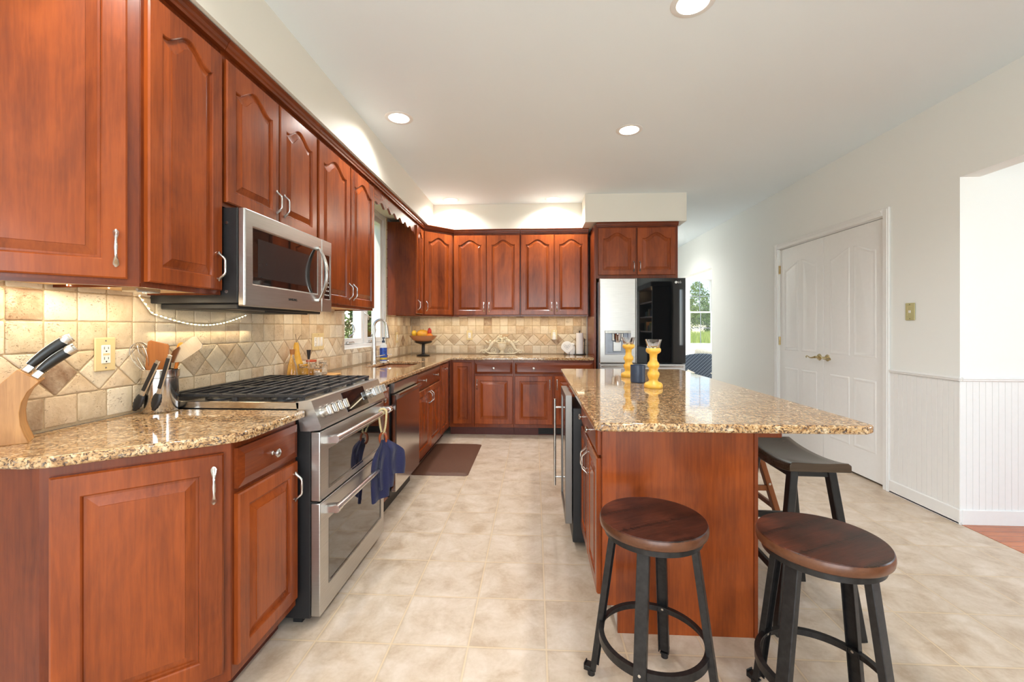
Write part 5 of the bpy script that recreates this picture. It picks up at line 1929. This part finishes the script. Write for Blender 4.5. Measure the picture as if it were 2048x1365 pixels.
for k in range(14):
    q_ = random.Random(k)
    z_ = (1.17, 1.47)[k % 2]; hh_ = q_.uniform(.10, .2)
    m = MB(); m.box(0, 0, 0, .14, q_.uniform(.03, .05), hh_, .002)
    o = m.build('book', ('book_green', 'book_blue', 'tray_wood')[k % 3], loc=(2.40, -.15 + .066 * k, z_ + .0005)); tag(o, 'book on a lit shelf of the dark hutch, mirrored in the fridge door', 'book', 'books in the hutch')

# ================================================================ outside
m = MB(); m.box(-60, -30, -.30, 60, 90, -.25); o = m.build('lawn', 'lawn', smooth=0); tag(o, kind='structure')
def tree(lab, x, y, h, r, mat, seed, low=.25, n=5200, nm='tree', cat='tree'):
    q = random.Random(seed)
    e = empty(nm, (x, y, -.25), 0, lab, cat, 'trees and shrubs outside the windows')
    m = MB(); m.tube([(0, 0, 0), (q.uniform(-.1, .1), 0, h * .3), (q.uniform(-.2, .2), .1, h * .75)], [r * .08, r * .06, r * .02], 8); m.build('trunk', 'bark', e)
    m = MB()
    blobs = []
    for k in range(16):
        a_ = q.uniform(0, 2 * PI); zz = q.uniform(low, .92); rad = r * (.35 + .65 * math.sin(PI * min(.95, (zz - low) / (1 - low) * .8 + .15)))
        blobs.append((math.cos(a_) * rad * .6, math.sin(a_) * rad * .6, h * zz, r * q.uniform(.28, .48)))
    ls_ = r * .05
    for k in range(n):
        bx, by, bz, br = blobs[q.randrange(len(blobs))]
        d = Vector((q.gauss(0, 1), q.gauss(0, 1), q.gauss(0, 1))).normalized() * br * q.uniform(.75, 1.05)
        p = Vector((bx, by, bz)) + d
        u = Vector((q.gauss(0, 1), q.gauss(0, 1), q.gauss(0, .6))).normalized(); v = u.orthogonal().normalized()
        v = (v * q.uniform(.5, 1) + u.cross(v) * q.uniform(-1, 1)).normalized()
        b_ = m.addv([p - u * ls_, p + v * ls_ * .5, p + u * ls_, p - v * ls_ * .5]); m.face((b_, b_ + 1, b_ + 2, b_ + 3))
    m.build('foliage', mat, e, smooth=0, recalc=False)
tree('tall light green tree beyond the meadow, seen through the breakfast room window', 21.6, 62, 8.4, 2.6, 'leaf_green', 1)
tree('broad dark green tree beside the tall one, seen through the breakfast room window', 26.6, 68, 6.6, 3.0, 'leaf_dark', 2, low=.05)
tree('low green tree filling the gap behind the meadow, past the breakfast room window', 24.2, 74, 6.8, 3.2, 'leaf_green', 3, low=.02)
tree('round green tree just past the meadow edge, seen through the breakfast room window', 22.9, 56, 4.6, 2.3, 'leaf_dark', 4, low=.02)
tree('green tree outside the kitchen window, toward the range', -6.4, 10.0, 5.0, 2.0, 'leaf_green', 5, low=.02)
tree('dark shrub outside the kitchen window, toward the corner', -6.9, 17.5, 4.6, 2.0, 'leaf_dark', 6, low=.02)
tree('bushy green tree outside the kitchen window, farther out', -11.8, 17.0, 6.0, 2.8, 'leaf_dark', 8, low=.02)
m = MB()
q = random.Random(9)
for k in range(9000):
    y_ = q.uniform(18, 50); x_ = y_ * q.uniform(.30, .46)
    hh = q.uniform(.45, 1.3); t_ = q.uniform(0, PI)
    dx, dy = math.cos(t_) * .05, math.sin(t_) * .05
    b_ = m.addv([(x_ - dx, y_ - dy, -.25), (x_ + dx, y_ + dy, -.25), (x_ + dx + q.uniform(-.1, .1), y_ + q.uniform(-.1, .1), -.25 + hh)]); m.face((b_, b_ + 1, b_ + 2))
o = m.build('meadow_grass', 'lawn', smooth=0, recalc=False); tag(o, 'tall sunlit meadow grass outside the breakfast room window', 'grass', kind='stuff')
